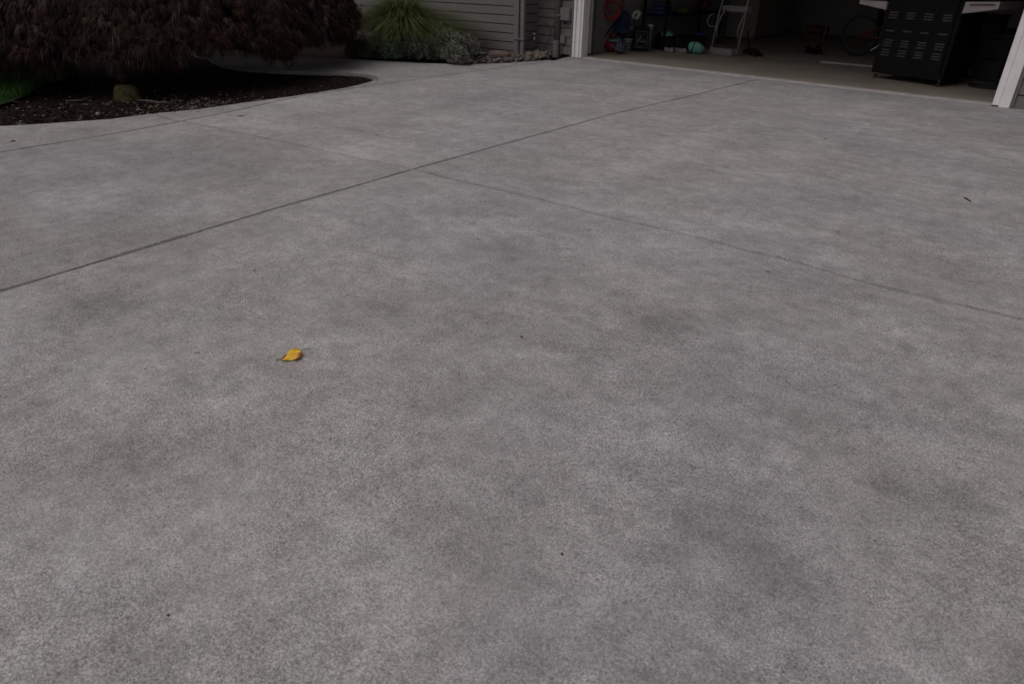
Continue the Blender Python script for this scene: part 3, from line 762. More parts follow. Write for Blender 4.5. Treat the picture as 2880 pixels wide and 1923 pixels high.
def scrap(name, px, py, w, h, m, label, a=0.0, cat='leaf scrap'):
    g = G(px, py); s = S(g); b = MB(); r_ = random.Random(px+py)
    vs = []; n = 7
    for i in range(n):
        q = 2*math.pi*i/n; k = r_.uniform(.7, 1.15)
        vs.append((rotz(a) @ Vector((math.cos(q)*w*s/2*k, math.sin(q)*h*s*k, r_.uniform(.001, .006))))+g)
    vs.append(g+Vector((0, 0, .005))); b.add(vs, [(i, (i+1) % n, n) for i in range(n)], m)
    o = b.build(name); md = o.modifiers.new('Solidify', 'SOLIDIFY'); md.thickness = .0008
    return tag(o, label, cat)
def stick(px0, py0, px1, py1, r_, m, label, bend=0):
    a, c = G(px0, py0), G(px1, py1); mid = (a+c)/2+Vector((0, 0, bend)); mid.y += .004
    b = MB(); zz = Vector((0, 0, r_)); b.tube([a+zz, a.lerp(mid, .5)+zz*1.4, mid+zz, c+zz], [r_*.6, r_, r_*1.1, r_*.5], m, 6)
    return tag(b.build('twig'), label, 'twig')
stick(2711, 558, 2731, 569, .004, 'scrap', 'dark curved twig on the right of the driveway below the grill')
stick(848, 984, 879, 981, .0008, 'twig', 'hair-thin stem just right of the yellow leaf')
stick(548, 994, 563, 991, .001, 'twig', 'thin pale stem lying left of the yellow leaf')
stick(29, 400, 45, 397, .0035, 'scrap', 'short brown twig at the left edge of the concrete strip')
stick(667, 328, 690, 327, .003, 'scrap', 'dark flat twig on the slab just past the concrete strip joint')
scrap('leaf_scrap', 2321, 391, 9, 4, 'scrap', 'dark leaf scrap in front of the grill on the right slab')
scrap('leaf_scrap', 2307, 512, 6, 2, 'scrap', 'small dark fleck on the right slab between the grill and the cross joint')
scrap('leaf_scrap', 2767, 546, 5, 2, 'scrap', 'tiny dark fleck just beyond the dark curved twig')
scrap('leaf_scrap', 1345, 673, 6, 2.5, 'scrap', 'dark fleck below the crossing of the joints')
scrap('leaf_scrap', 716, 763, 6, 3, 'scrap', 'black fleck just below the long diagonal joint')
scrap('leaf_scrap', 2160, 766, 8, 3, 'scrap', 'dark sliver just below the right cross joint')
scrap('leaf_scrap', 1467, 949, 8, 3, 'scrap', 'brown fleck in the middle of the near slab')
scrap('leaf_scrap', 1581, 1560, 11, 5, 'scrapr', 'brown seed casing lying low in the middle of the near slab', -.6)
scrap('leaf_scrap', 1060, 1372, 8, 3, 'scrapo', 'pale orange crumb on the near slab')
scrap('leaf_scrap', 474, 1731, 8, 5, 'scrapr', 'dark red crumb near the bottom left of the near slab')
scrap('leaf_scrap', 2357, 653, 8, 4, 'scrapo', 'pale orange crumb on the far right slab')
scrap('leaf_scrap', 1402, 324, 5, 2, 'scrap', 'left of two black specks on the slab before the garage')
scrap('leaf_scrap', 1453, 325, 5, 2, 'scrap', 'right of two black specks on the slab before the garage')
scrap('leaf_scrap', 1061, 381, 9, 2.5, 'scrap', 'thin brown wisp on the slab left of the long joint')

cr = MB(); r_ = random.Random(77)
lines = [(A[2:], 120), (BL, 50), (BR, 70), (Cc, 80)]
for ln_, cnt_ in lines:
    for _ in range(cnt_):
        i_ = r_.randrange(len(ln_)-1); p_ = ln_[i_].lerp(ln_[i_+1], r_.random()); s_ = r_.uniform(.001, .0027)
        cr.box((p_.x+r_.gauss(0, .008), p_.y+r_.gauss(0, .008), .001+s_*.3), (s_*1.8, s_, s_*.5), 'chip', rotz(r_.uniform(0, 3)))
for _ in range(150):
    i_ = r_.randrange(len(bed_r)-3); p_ = bed_r[i_].lerp(bed_r[i_+1], r_.random()); s_ = r_.uniform(.002, .006); o_ = abs(r_.gauss(0, .08))
    cr.box((p_.x+o_, p_.y-o_*.2, .002), (s_*1.8, s_, s_*.5), 'chip', rotz(r_.uniform(0, 3)))
for _ in range(60):
    g_ = G(r_.uniform(0, 2880), r_.uniform(230, 1100)); s_ = r_.uniform(.001, .0025)
    cr.box((g_.x, g_.y, .002), (s_*1.8, s_, s_*.5), r_.choice(['chip', 'twig', 'scrap']), rotz(r_.uniform(0, 3)))
tag(cr.build('debris'), 'tiny dark crumbs of soil and bark on the concrete and in its joints', 'debris', kind='stuff')

# ------------------------------------------------------------ inside the garage
def FG(x, y): return G(x, y, ZF)
ar = rotz(ang)
# gas grill seen from behind
gl, gr = FG(2466, 222), FG(2642, 247)
ga = math.atan2(gr.y-gl.y, gr.x-gl.x); gw = (gr-gl).length; GX = Vector((math.cos(ga), math.sin(ga), 0)); GY = Vector((-math.sin(ga), math.cos(ga), 0))
gm = (gl+gr)/2-(gr-gl).normalized()*.052; grill = thing('gas_grill', gm+GY*.25, 'black gas grill on casters seen from behind in the garage', 'grill')
def gg(x, y, z): return gm+GX*x+GY*y+Vector((0, 0, z-ZF))
gw2 = gw+.10; z0 = .085; zt = 1.02; grz = rotz(ga)
b = MB(); b.box(gg(0, .27, (z0+zt)/2), (gw2, .50, zt-z0), 'black', grz, bev=.012); b.build('cabinet', grill)
b = MB(); b.box(gg(0, .008, (z0+.04+zt)/2), (gw2-.10, .012, zt-z0-.10), 'black', grz, bev=.004)
b.box(gg(0, .006, .12), (gw2-.02, .02, .07), 'black', grz, bev=.004); b.build('back_panel', grill)
c_l, c_r = gl, gr
def backpt(px, py):
    d = Vector(ray(px, py)); o = Vector((0, 0, H)); pl = gg(0, -.004, 0); t = (pl-o).dot(GY)/d.dot(GY); return o+d*t
# louvre groups: pixel centres of each group, slats per group
groups = []
cols = [(2513, 43), (2563, 46), (2612, 49), (2665, 52)]
for cx, cy in cols: groups.append((cx, cy, 3, 7.4))
for cx, cy in [(2503, 87), (2552, 90), (2600, 94), (2651, 98)]: groups.append((cx, cy, 1, 0))
for cx, cy in [(2497, 121), (2544, 125), (2591, 129), (2641, 133)]: groups.append((cx, cy, 3, 7.6))
for cx, cy in [(2489, 148), (2536, 152), (2582, 157), (2632, 161)]: groups.append((cx, cy, 3, 7.4))
for cx, cy, n, st_ in groups:
    b = MB()
    for i in range(n):
        yy = cy+(i-(n-1)/2)*st_; p = backpt(cx-(yy-cy)*.30, yy)
        b.box(p, (.098, .012, .0125), 'slot', grz @ rotx(.5), bev=.004)
    b.build('vent', grill)
for quad, sx in (([(2417, 1), (2493, 5), (2487, 28), (2413, 11)], -1), ([(2714, 6), (2811, 6), (2804, 27), (2702, 39)], 1)):
    b = MB(); fr_ = [backpt(*q_)+GY*.02 for q_ in quad]; bk_ = [p_+GY*.46 for p_ in fr_]
    b.add(fr_+bk_, [(0, 3, 2, 1), (4, 5, 6, 7), (0, 1, 5, 4), (1, 2, 6, 5), (2, 3, 7, 6), (3, 0, 4, 7)], 'shelfw'); b.build('side_shelf', grill)
    b = MB(); tp = [(fr_[0]+fr_[1])/2, (bk_[0]+bk_[1])/2]; cc_ = (tp[0]+tp[1])/2; b.box(cc_+Vector((0, 0, .028)), ((fr_[1]-fr_[0]).length+.01, .49, .03), 'black', grz, bev=.008); b.build('shelf_top', grill)
    if sx > 0:
        b = MB(); r0_, r1_ = backpt(2728, 14)+GY*.002, backpt(2794, 14)+GY*.002; b.tube([r0_, r1_], .005, 'rred', 6)
        for q_ in (0, .06, .94, 1): b.tube([r0_.lerp(r1_, q_), r0_.lerp(r1_, q_)+GY*.02], .005, 'slot', 6)
        b.build('rail', grill)
for sx in (-1, 1):
    for sy in (.05, .48):
        b = MB(); c_ = gg(sx*(gw2/2-.045), sy, .037); b.torus(c_, .021, .013, 'rubber', grz @ roty(math.pi/2), n=18, k=8)
        b.lathe([(.016, -.008), (.016, .008)], c_, 'steel', 12, grz @ roty(math.pi/2))
        b.tube([c_+Vector((0, 0, .035)), c_+Vector((0, 0, .06))], .012, 'steel', 8); b.build('caster', grill)

# trash bin, tool chest, hose
g = FG(2765, 226); b = MB(); t = thing('trash_bin', g, 'dark grey plastic bin between the grill and the right door trim', 'bin')
s = S(g); w = 74*s; hb = .46; c_ = g+V*.16
b.box(c_+Vector((0, 0, hb/2)), (w*.95, .34, hb), 'dgrey', ar, taper=1.12, bev=.03); b.build('body', t)
b = MB(); b.box(c_+Vector((0, 0, hb+.02)), (w*1.12, .40, .04), 'dgrey', ar, bev=.01); b.build('lid', t)
b = MB(); b.box(c_-V*.185+Vector((.01, 0, .23)), (w*.5, .03, .025), 'blackpl', ar, bev=.006); b.build('handle', t)
g = FG(2700, 196); b = MB(); t = thing('storage_box', g+V*.35, 'tall black box standing between grill and grey bin', 'box')
b.box(g+V*.45+Vector((.06, 0, .30)), (.40, .4, .60), 'blackpl', ar, bev=.02); b.build('body', t)
b = MB(); b.box(g+V*.45+Vector((.06, 0, .62)), (.43, .43, .03), 'black', ar, bev=.008); b.build('lid', t)
tc_ = uv(OPEN+.35, .95, ZF); t = thing('tool_chest', tc_, 'black tool chest with drawers behind the right door trim', 'tool chest')
b = MB(); b.box(tc_+Vector((0, 0, .5)), (.62, .45, .96), 'black', ar, bev=.01); b.build('body', t)
for i in range(6):
    b = MB(); z = .26+i*.13; b.box(tc_-V*.23+Vector((0, 0, z)), (.56, .012, .115), 'blackpl', ar, bev=.003); dr_ = b.build('drawer', t)
    b = MB(); b.box(tc_-V*.243+Vector((-.12, 0, z+.02)), (.12, .012, .010), 'slot', ar); b.build('handle', dr_); b = MB(); b.box(tc_-V*.243+Vector((.12, 0, z+.02)), (.12, .012, .010), 'slot', ar); b.build('handle', dr_)
g = FG(2775, 249); b = MB()
for i in range(4):
    b.torus(g+V*.10+Vector((.02*math.sin(i*2), .02*math.cos(i), .012+.018*i)), .20-.014*i, .010, 'rubber', n=36, k=6)
tag(b.build('hose'), 'black hose coiled on the floor in front of the grey bin', 'hose')
# white rod
a, c_ = FG(2308, 178), FG(2456, 191); b = MB(); zz = Vector((0, 0, .013)); b.tube([a+zz, c_+zz+(c_-a)*.15], .013, 'whitepl', 10)
tag(b.build('rod'), 'thin white pipe lying on the garage floor left of the grill', 'pipe')

# bicycle
g = FG(2404, 158); t = thing('bicycle', g, 'red bicycle parked behind the grill', 'bicycle')
wr = .275; bx = rotz(ang-.12); BX = bx @ Vector((1, 0, 0)); BY = bx @ Vector((0, 1, 0)); wrot = bx @ rotx(math.pi/2)
def bp(x, z, y=0): return g+BX*x+BY*y+Vector((0, 0, z))
for wx in (0, .98):
    w_ = thing('tmp', g, '', ''); D.objects.remove(w_)
    b = MB(); b.torus(bp(wx, wr), wr-.022, .024, 'rubber', wrot, n=44, k=8); tyre = b.build('wheel', t, True)
    b = MB(); b.torus(bp(wx, wr), wr-.052, .006, 'slot', wrot, n=44, k=6)
    b.build('rim', tyre)
    b = MB()
    for k in range(20):
        q = 2*math.pi*k/20; b.tube([bp(wx, wr, .02*(-1)**k), bp(wx+math.cos(q)*(wr-.055), wr+math.sin(q)*(wr-.055))], .0009, 'slot', 3, False)
    b.tube([bp(wx, wr, -.04), bp(wx, wr, .04)], .016, 'slot', 10); b.build('spokes', tyre)
bb_ = (.38, .26); seat_t = (.28, .62); head = (.80, .66)
b = MB()
b.tube([bp(*bb_), bp(*seat_t)], .016, 'red', 8); b.tube([bp(*bb_), bp(.82, .56)], .019, 'red', 8); b.tube([bp(.30, .53), bp(*head)], .016, 'red', 8)
for sy in (-.04, .04): b.tube([bp(0, wr, sy), bp(bb_[0], bb_[1], sy*.6)], .010, 'red', 6); b.tube([bp(0, wr, sy), bp(.33, .42, sy*.4)], .008, 'red', 6)
b.build('frame', t, True)
b = MB()
for sy in (-.045, .045): b.tube([bp(.98, wr, sy), bp(.86, .56, sy), bp(.83, .60, 0)], .012, 'black', 6)
b.tube([bp(.83, .56), bp(.79, .72)], .014, 'black', 6); b.build('fork', t, True)
b = MB(); b.tube([bp(.76, .76, -.27), bp(.79, .73, -.08), bp(.79, .73, .08), bp(.76, .76, .27)], .011, 'black', 6); b.build('handlebar', t, True)
b = MB(); b.tube([bp(.28, .60), bp(.265, .72)], .012, 'steel', 6); b.blob(bp(.25, .74), (.24, .13, .05), 'blackpl', 3, 6, .05, bx); b.build('saddle', t, True)
b = MB(); b.torus(bp(bb_[0], bb_[1], -.05), .07, .006, 'slot', wrot, n=24, k=6); b.tube([bp(bb_[0], bb_[1], -.06), bp(.30, .13, -.07)], .010, 'steel', 6); b.tube([bp(bb_[0], bb_[1], .06), bp(.46, .39, .07)], .010, 'steel', 6); b.build('crank', t)
pp = at(bp(.18, 0), 2441, 121)
for q_, sy in (((.30, .13), -.11), ((.46, .39), .11)):
    b = MB(); b.box(bp(q_[0], q_[1], sy), (.09, .06, .02), 'chrome', bx @ roty(-.6), bev=.004); b.build('pedal', t)

# tall pale cabinet along the left wall
cl, cr_ = FG(2117, 113), FG(2222, 103)
vl = (cl-GO).dot(V); ul = (cl-GO).dot(U); vr = min((cr_-GO).dot(V), DEP-.25)
t = thing('storage_cabinet', uv(ul-.3, (vl+vr)/2, ZF), 'tall pale storage cabinet at the back of the left garage wall', 'cabinet')
b = MB(); b.box(uv(ul/2+.02, (vl+vr)/2, ZF+.95), (ul-.05, vr-vl, 1.86), 'cabinet', ar, bev=.01); b.build('body', t)
for k in range(2):
    b = MB(); b.box(uv(ul+.004, vl+(vr-vl)*(.25+.5*k), ZF+.97), (.018, (vr-vl)/2-.012, 1.80), 'cabinet', ar, bev=.003); dd = b.build('door', t)
    b = MB(); b.tube([uv(ul+.03, vl+(vr-vl)*(.47+.06*k), 1.0), uv(ul+.03, vl+(vr-vl)*(.47+.06*k), 1.15)], .007, 'steel', 6); b.build('handle', dd)

# step ladder
lb, rb = FG(1998, 149), FG(2070, 159)
t = thing('step_ladder', (lb+rb)/2, 'pale folding step ladder standing on the garage floor', 'ladder')
la = math.atan2(rb.y-lb.y, rb.x-lb.x); lrz = rotz(la); LX = Vector((math.cos(la), math.sin(la), 0)); LYv = Vector((-math.sin(la), math.cos(la), 0)); lw_ = (rb-lb).length
def lp_(x, z, y=0): return lb+LX*x+LYv*y+Vector((0, 0, z-0))
for x in (0, lw_):
    b = MB(); b.tube([lp_(x, 0), lp_(x+.0, .5, .06), lp_(x+(.03 if x == 0 else -.10), 1.25, .20)], .013, 'greypl', 8); b.build('rail', t, True)
for x in (.07, lw_-.03):
    b = MB(); b.tube([lp_(x, .20, .02), lp_(x+.01, .34, -.03), lp_(x+.04, .50, .0), lp_(x+.06, .6, .05)], .010, 'greypl', 7); b.build('brace', t, True)
b = MB(); b.box(lp_(lw_/2+.03, .045, -.03), (lw_-.07, .16, .085), 'greypl', lrz, bev=.008); b.build('step', t)
for z in (.60, .86):
    b = MB(); b.box(lp_(lw_/2+.02, z, .06+z*.1), (lw_-.04, .10, .075), 'greypl', lrz, bev=.01); b.build('step', t)
# hose loop on the ladder
bs = FG(2010, 148); b = MB(); b.tube([at(bs, *q) for q in ((2008, 39), (1998, 44), (1991, 55), (1990, 66), (1996, 74), (2006, 76), (2016, 75))], .007, 'greypl', 6)
b.tube([at(bs, *q) for q in ((2016, 75), (2022, 58), (2026, 34), (2034, 37), (2044, 44), (2052, 53))], .006, 'yellow', 6)
tag(b.build('garden_hose', smooth=True), 'thin pale hose looped over the folding step ladder', 'hose')

# shelving rack along the left wall
rk0, rk1 = 1.55, 3.3
t = thing('shelving_unit', uv(.3, 2.4, ZF), 'black shelving rack on the left garage wall behind the helmets', 'shelf rack')
for v_ in (rk0, rk1):
    for u_ in (.12, .50):
        b = MB(); b.box(uv(u_, v_, .95), (.03, .03, 1.85), 'black', ar); b.build('post', t)
for z in (.50, .95, 1.45):
    b = MB(); b.box(uv(.31, (rk0+rk1)/2, z), (.40, rk1-rk0+.04, .025), 'black', ar); b.build('shelf', t)
def on_rack(px, py):
    # point over the rack at mid depth whose direction is (px, py)
    d = Vector(ray(px, py)); o = Vector((0, 0, H)); pl = uv(.36, 0); t_ = (pl-o).dot(U)/d.dot(U); return o+d*t_
p = on_rack(1981, 28); s = S(p); b = MB(); b.blob((p.x, p.y, .5125+17*s), (35*s, 35*s, 34*s), 'rred', 2, 10, 0.0)
tag(b.build('ball', smooth=True), 'dull red ball on the shelving rack', 'ball')
p = on_rack(1860, 33); s = S(p); b = MB()
for k in range(3): b.box((p.x, p.y, .5125+.028+.055*k), (.22-.02*k, .60*.5, .052), 'navy', rotz(ang+.1*k), bev=.02)
tag(b.build('folded_tarp', smooth=True), 'folded navy cloth on the shelving rack', 'cloth')
p = on_rack(1920, 40); s = S(p); b = MB(); b.box((p.x+.03, p.y, .5125+.035), (.16, .22, .065), 'yellow', ar, bev=.015)
tag(b.build('plastic_box'), 'yellow-green plastic box between navy cloth and red ball', 'box')

# low black trunk, helmets, skates
tb = FG(1895, 141); t = thing('storage_chest', tb, 'low black chest under the teal helmet', 'chest')
ta = ang+R(90)-.35; trz = rotz(ang+.95)
b = MB(); b.box(tb+V*.18+Vector((-.0, 0, .085)), (.74, .26, .17), 'blackpl', trz, bev=.015); b.build('body', t)
b = MB(); b.box(tb+V*.18+Vector((-.0, 0, .178)), (.76, .28, .016), 'black', trz, bev=.005); b.build('lid', t)
def helmet(c, wd, rot, label):
    t = thing('helmet', c, label, 'helmet', 'teal sports helmets')
    n = 12; vs = []; fs = []; b = MB(); r_ = wd/2
    for i in range(n+1):
        th = math.pi*.55*i/n
        for k in range(24):
            q = math.pi*k/12; lift = .12*math.cos(q*2) if i == n else 0
            p = Vector((math.sin(th)*math.cos(q)*1.12, math.sin(th)*math.sin(q)*.92, math.cos(th)*.95+lift))*r_
            vs.append((rot @ p)+c)
    for i in range(n):
        for k in range(24): j = (k+1) % 24; fs.append((i*24+k, (i+1)*24+k, (i+1)*24+j, i*24+j))
    b.add(vs, fs, 'teal'); o = b.build('shell', t, True); b = MB(); b.add([((Vector(v_)-c)*.93)+c for v_ in vs], fs, 'black'); b.build('lining', t, True); md = o.modifiers.new('Solidify', 'SOLIDIFY'); md.thickness = .012
    b = MB()
    pts = []
    for i in range(17):
        th = -math.pi*.60+math.pi*1.20*i/16; pts.append((rot @ (Vector((-.30, math.sin(th)*.90, math.cos(th)*.97))*r_*1.02))+c)
    b.tube(pts, .008, 'black', 6); b.build('strap', t, True)
    b = MB()
    for (x, y, z, a) in ((.5, -.45, .75, .3), (.75, -.55, .4, -.7), (.1, -.55, .85, .2), (.2, .5, .85, 0)):
        v_ = Vector((x*1.1, y*.95, z)).normalized()*r_*1.0; v_ = Vector((v_.x*1.12, v_.y*.93, v_.z*.96))
        b = MB(); b.blob((rot @ v_)+c, (.045, .018, .02), 'black', 1, 5, 0, rot @ rotz(a)); b.build('vent', t)
hb_ = FG(1957, 152); s = S(hb_); helmet(hb_+Vector((0, .0, 18.5*s)), 44*s, rotz(.35) @ rotx(2.75) @ roty(-.25) , 'teal helmet on the garage floor beside the step ladder')
hz = tb+V*.18+Vector((-.17, -.10, .187)); hz = at(hz, 1877, 104); helmet(hz+Vector((0, 0, .0)), .19, rotz(.4) @ rotx(.1), 'teal helmet resting on the low black chest')
def skate(px, py, a, label):
    g = FG(px, py); t = thing('roller_skate', g, label, 'roller skate', 'roller skates on the floor'); rz = rotz(a)
    def q(x, y, z): return g+(rz @ Vector((x, y, z)))
    b = MB(); b.blob(q(.0, 0, .095), (.22, .08, .075), 'blackpl', px, 7, .06, rz); b.blob(q(-.055, 0, .15), (.10, .08, .14), 'blackpl', px+1, 7, .05, rz); b.build('boot', t, True)
    b = MB(); b.box(q(0, 0, .055), (.20, .02, .025), 'whitepl', rz, bev=.004); b.build('frame', t)
    for k in range(4):
        b = MB(); b.torus(q(-.085+.057*k, 0, .026), .016, .010, 'whitepl', rz @ rotx(math.pi/2), n=14, k=6); b.build('wheel', t, True)
skate(1852, 138, -.9, 'leftmost roller skate in front of the low black chest')
skate(1880, 147, -.5, 'middle roller skate with pale wheels in front of the black chest')
skate(1912, 149, -.2, 'roller skate next to the teal helmet on the floor')
# blue scrap box on trunk end
g = FG(1975, 132); b = MB(); b.box(at(g, 1968, 98), (.13, .12, .06), 'bluepl', rotz(.5), bev=.01); b.box(at(g, 1968, 110), (.2, .16, .10), 'rred', rotz(.5), bev=.01)
tag(b.build('toy_box'), 'small blue and red box behind the teal floor helmet', 'box')

# white-capped tube, black crate with script logo, ball, bucket etc.
g = FG(1823, 143); s = S(g); t = thing('tube_container', g, 'upright pale grey tube with a wide cap', 'tube')
b = MB(); b.lathe([(6.2*s, 0), (6.2*s, .30), (6.0*s, .305)], g, 'greypl', 18); b.build('body', t, True)
b = MB(); b.lathe([(7.6*s, .298), (7.6*s, .345), (7.0*s, .36)], g, 'whitepl', 18); b.build('cap', t, True)
g = FG(1799, 146); s = S(g); c_ = at(g, 1806, 110)
vd = Vector((g.x, g.y, 0)).normalized(); ca = math.atan2(vd.y, vd.x)-math.pi/2; crz = rotz(ca); CX = crz @ Vector((1, 0, 0))
t = thing('crate', g, 'black crate with a white outlined square and script letters', 'crate')
b = MB(); b.box(g+vd*.13+Vector((0, 0, .165))+CX*.005, (.225, .22, .33), 'blackpl', crz, bev=.01); b.build('body', t)
b = MB(); fc_ = g+vd*.012+Vector((0, 0, .16))+CX*.02
def cp(x, z): return fc_+CX*x+Vector((0, 0, z))-vd*.006
fr = [(-.085, .115), (.075, .115), (.075, -.105), (-.085, -.105)]
for i in range(4): b.tube([cp(*fr[i]), cp(*fr[(i+1) % 4])], .0028, 'greypl', 4)
b.tube([cp(-.082, .06), cp(-.02, .075), cp(.072, .095)], .0022, 'greypl', 4); b.tube([cp(-.082, -.09), cp(0, -.082), cp(.072, -.06)], .0022, 'greypl', 4)
b.build('outline', t)
b = MB()
b.tube([cp(x, z) for x, z in ((-.055, -.045), (-.050, .0), (-.035, .045), (-.02, .05), (-.012, .035), (-.02, .015), (-.04, .005), (-.02, -.01), (-.005, -.03), (.01, -.035))], .0055, 'greypl', 5)
b.tube([cp(x, z) for x, z in ((-.055, -.045), (-.062, -.02), (-.055, .01))], .005, 'greypl', 5)
b.tube([cp(x, z) for x, z in ((.01, -.035), (.018, -.01), (.034, .01), (.042, .0), (.03, -.012), (.018, -.012), (.022, -.03), (.04, -.035), (.06, -.022))], .0045, 'greypl', 5)
b.build('lettering', t)
g = FG(1741, 152.5); s = S(g); r_ = 16.6*s; c_ = g+Vector((0, 0, r_)); t = thing('basketball', g, 'navy basketball with white seams just inside the left jamb', 'ball')
b = MB(); b.blob(c_, (2*r_, 2*r_, 2*r_), 'navyball', 1, 14, 0); b.build('ball', t, True)
b = MB()
br = rotz(ca) @ rotx(.3) @ roty(.25)
b.torus(c_, r_*1.0, .0042, 'greypl', br @ roty(math.pi/2), n=40, k=6); b.torus(c_, r_, .0042, 'greypl', br, n=40, k=6)
b.torus(c_+(br @ Vector((r_*.55, 0, 0))), r_*.84, .0042, 'greypl', br @ roty(math.pi/2), n=36, k=6); b.torus(c_-(br @ Vector((r_*.55, 0, 0))), r_*.84, .0042, 'greypl', br @ roty(math.pi/2), n=36, k=6)
b.build('seams', t, True)
g = FG(1763, 145); s = S(g); t = thing('bucket', g+vd*.1, 'small white bucket behind the navy basketball', 'bucket')
gb_ = g+vd*.09
b = MB(); b.lathe([(9*s, 0), (12.5*s, 29*s), (13.6*s, 29*s), (13.6*s, 32*s), (12.6*s, 32*s)], gb_, 'whitepl', 20); b.build('body', t, True)
b = MB(); b.torus(gb_+Vector((0, 0, 26*s)), 13.2*s, .003, 'steel', rotx(.15), n=26, k=5); b.build('handle', t)
b = MB()
for i in range(6): b.blob(gb_+Vector((-.03+.035*math.sin(i*2.1), .02*math.cos(i), 40*s+i*.022)), (.17, .13, .07), 'lilac', i+40, 7, .16, rotz(i))
tag(b.build('cloth_bundle', smooth=True), 'crumpled pale lilac bundle heaped in the small white bucket', 'bundle')
g = FG(1716, 149); s = S(g); b = MB(); b.blob(g+vd*.10+Vector((0, 0, .085)), (.21, .16, .19), 'red', 6, 8, .10, flat=.9); tag(b.build('red_bag', smooth=True), 'bright red bag behind the navy basketball', 'bag')
b = MB(); fz = at(g+vd*.08, 1729, 112); b.lathe([(.0, .0), (.085, .004), (.098, -.002), (.10, -.012)], fz, 'tealdark', 26, rotx(.10)); tag(b.build('flying_disc', smooth=True), 'pale teal flying disc lying on the red bag', 'disc')
b = MB(); b.blob(at(g+vd*.2, 1726, 100), (.14, .10, .10), 'rred', 12, 7, .15, rotz(.6)); tag(b.build('toy', smooth=True), 'dark red toy on top of the teal disc', 'toy')
b = MB(); p = at(g+vd*.30, 1742, 75)
for i, (dx, dz) in enumerate(((0, 0), (.05, .06), (-.05, -.03), (.06, -.06), (.02, .12))): b.blob(p+CX*dx+Vector((0, 0, dz)), (.22, .14, .16), 'navy', i+50, 8, .14)
tag(b.build('blue_bag', smooth=True), 'dark blue cloth bag hanging above the white bucket', 'bag')
def wl(px, py, u=.03):
    d = Vector(ray(px, py)); o = Vector((0, 0, H)); pl = uv(u, 0); t_ = (pl-o).dot(U)/d.dot(U); return o+d*t_
b = MB(); p = wl(1722, 30, .06); s = S(p); wro = rotz(ang) @ roty(math.pi/2)
for i in range(3): b.torus(wl(1722-i, 32-i*3, .09), (23-i*1.5)*s, .013, 'red', crz @ rotx(math.pi/2), n=30, k=7)
b.torus(wl(1726, 9, .09), 20*s, .012, 'red', crz @ rotx(math.pi/2), n=30, k=7)
tag(b.build('coiled_cord', smooth=True), 'dark red coiled cord hanging on the left garage wall', 'cord')
def leaning(p0, p1, base, r_, m, label, name='pole', cat='pole', cap=None):
    b = MB(); a = FG(*base); q0 = Vector((a.x, a.y, ZF+r_)); q1 = at(a+vd*.05, *p1); b.tube([q0, q1], r_, m, 8)
    if cap: b.tube([q1, q1+(q1-q0).normalized()*.06], r_*1.6, cap, 8)
    return tag(b.build(name), label, cat)
leaning(None, (1668, 72), (1663, 149), .006, 'greypl', 'thin pale pole standing just inside the left jamb')
leaning(None, (1750, 40), (1668, 146), .010, 'black', 'black pole leaning diagonally in front of the left garage wall')
b = MB(); g = FG(1668, 149); b.box(at(g, 1666, 120), (.10, .02, .30), 'rred', crz @ rotx(-.08) @ roty(.08), bev=.008); tag(b.build('sled'), 'dull red plastic board standing beside the left jamb', 'board')
# D-grip of a shovel in front of the rack
g = FG(1792, 146)+vd*.06; t = thing('shovel', g, 'shovel with a pale D-shaped grip leaning above the black crate', 'shovel')
b = MB(); pts = [at(g, *q) for q in ((1784, 54), (1780, 46), (1786, 36), (1794, 33), (1800, 38), (1796, 47), (1787, 55))]; b.tube(pts, .026, 'whitepl', 8); b.build('grip', t, True)
b = MB(); b.tube([at(g, 1785, 54), g+Vector((-.04, .03, .06))], .012, 'blackpl', 8); b.build('shaft', t, True)
b = MB(); b.box(g+Vector((-.045, .03, .09)), (.16, .02, .17), 'blackpl', crz, bev=.01); b.build('blade', t)
b = MB(); p = wl(1753, 8, .08); b.box(p, (.035, .03, .16), 'orange', crz, bev=.006); tag(b.build('strap'), 'orange strap end hanging above the blue bag', 'strap')

# black hand tool on floor by the ladder
g = FG(2120, 158); t = thing('floor_jack', g, 'low black floor jack right of the step ladder', 'jack'); jr = rotz(-.75)
b = MB(); b.box(g+Vector((-.04, .03, .055)), (.36, .11, .06), 'blackpl', jr, taper=.8, bev=.01); b.build('body', t)
b = MB(); b.tube([g+(jr @ Vector((-.18, 0, .07))), g+(jr @ Vector((-.34, .02, .30)))], .012, 'black', 8); b.build('handle', t)
for sx in (-.15, .17):
    for sy in (-.06, .06):
        b = MB(); b.lathe([(.026, -.012), (.026, .012)], g+Vector((-.04, .03, 0))+(jr @ Vector((sx, sy, .027))), 'rubber', 12, jr @ rotx(math.pi/2)); b.build('wheel', t)
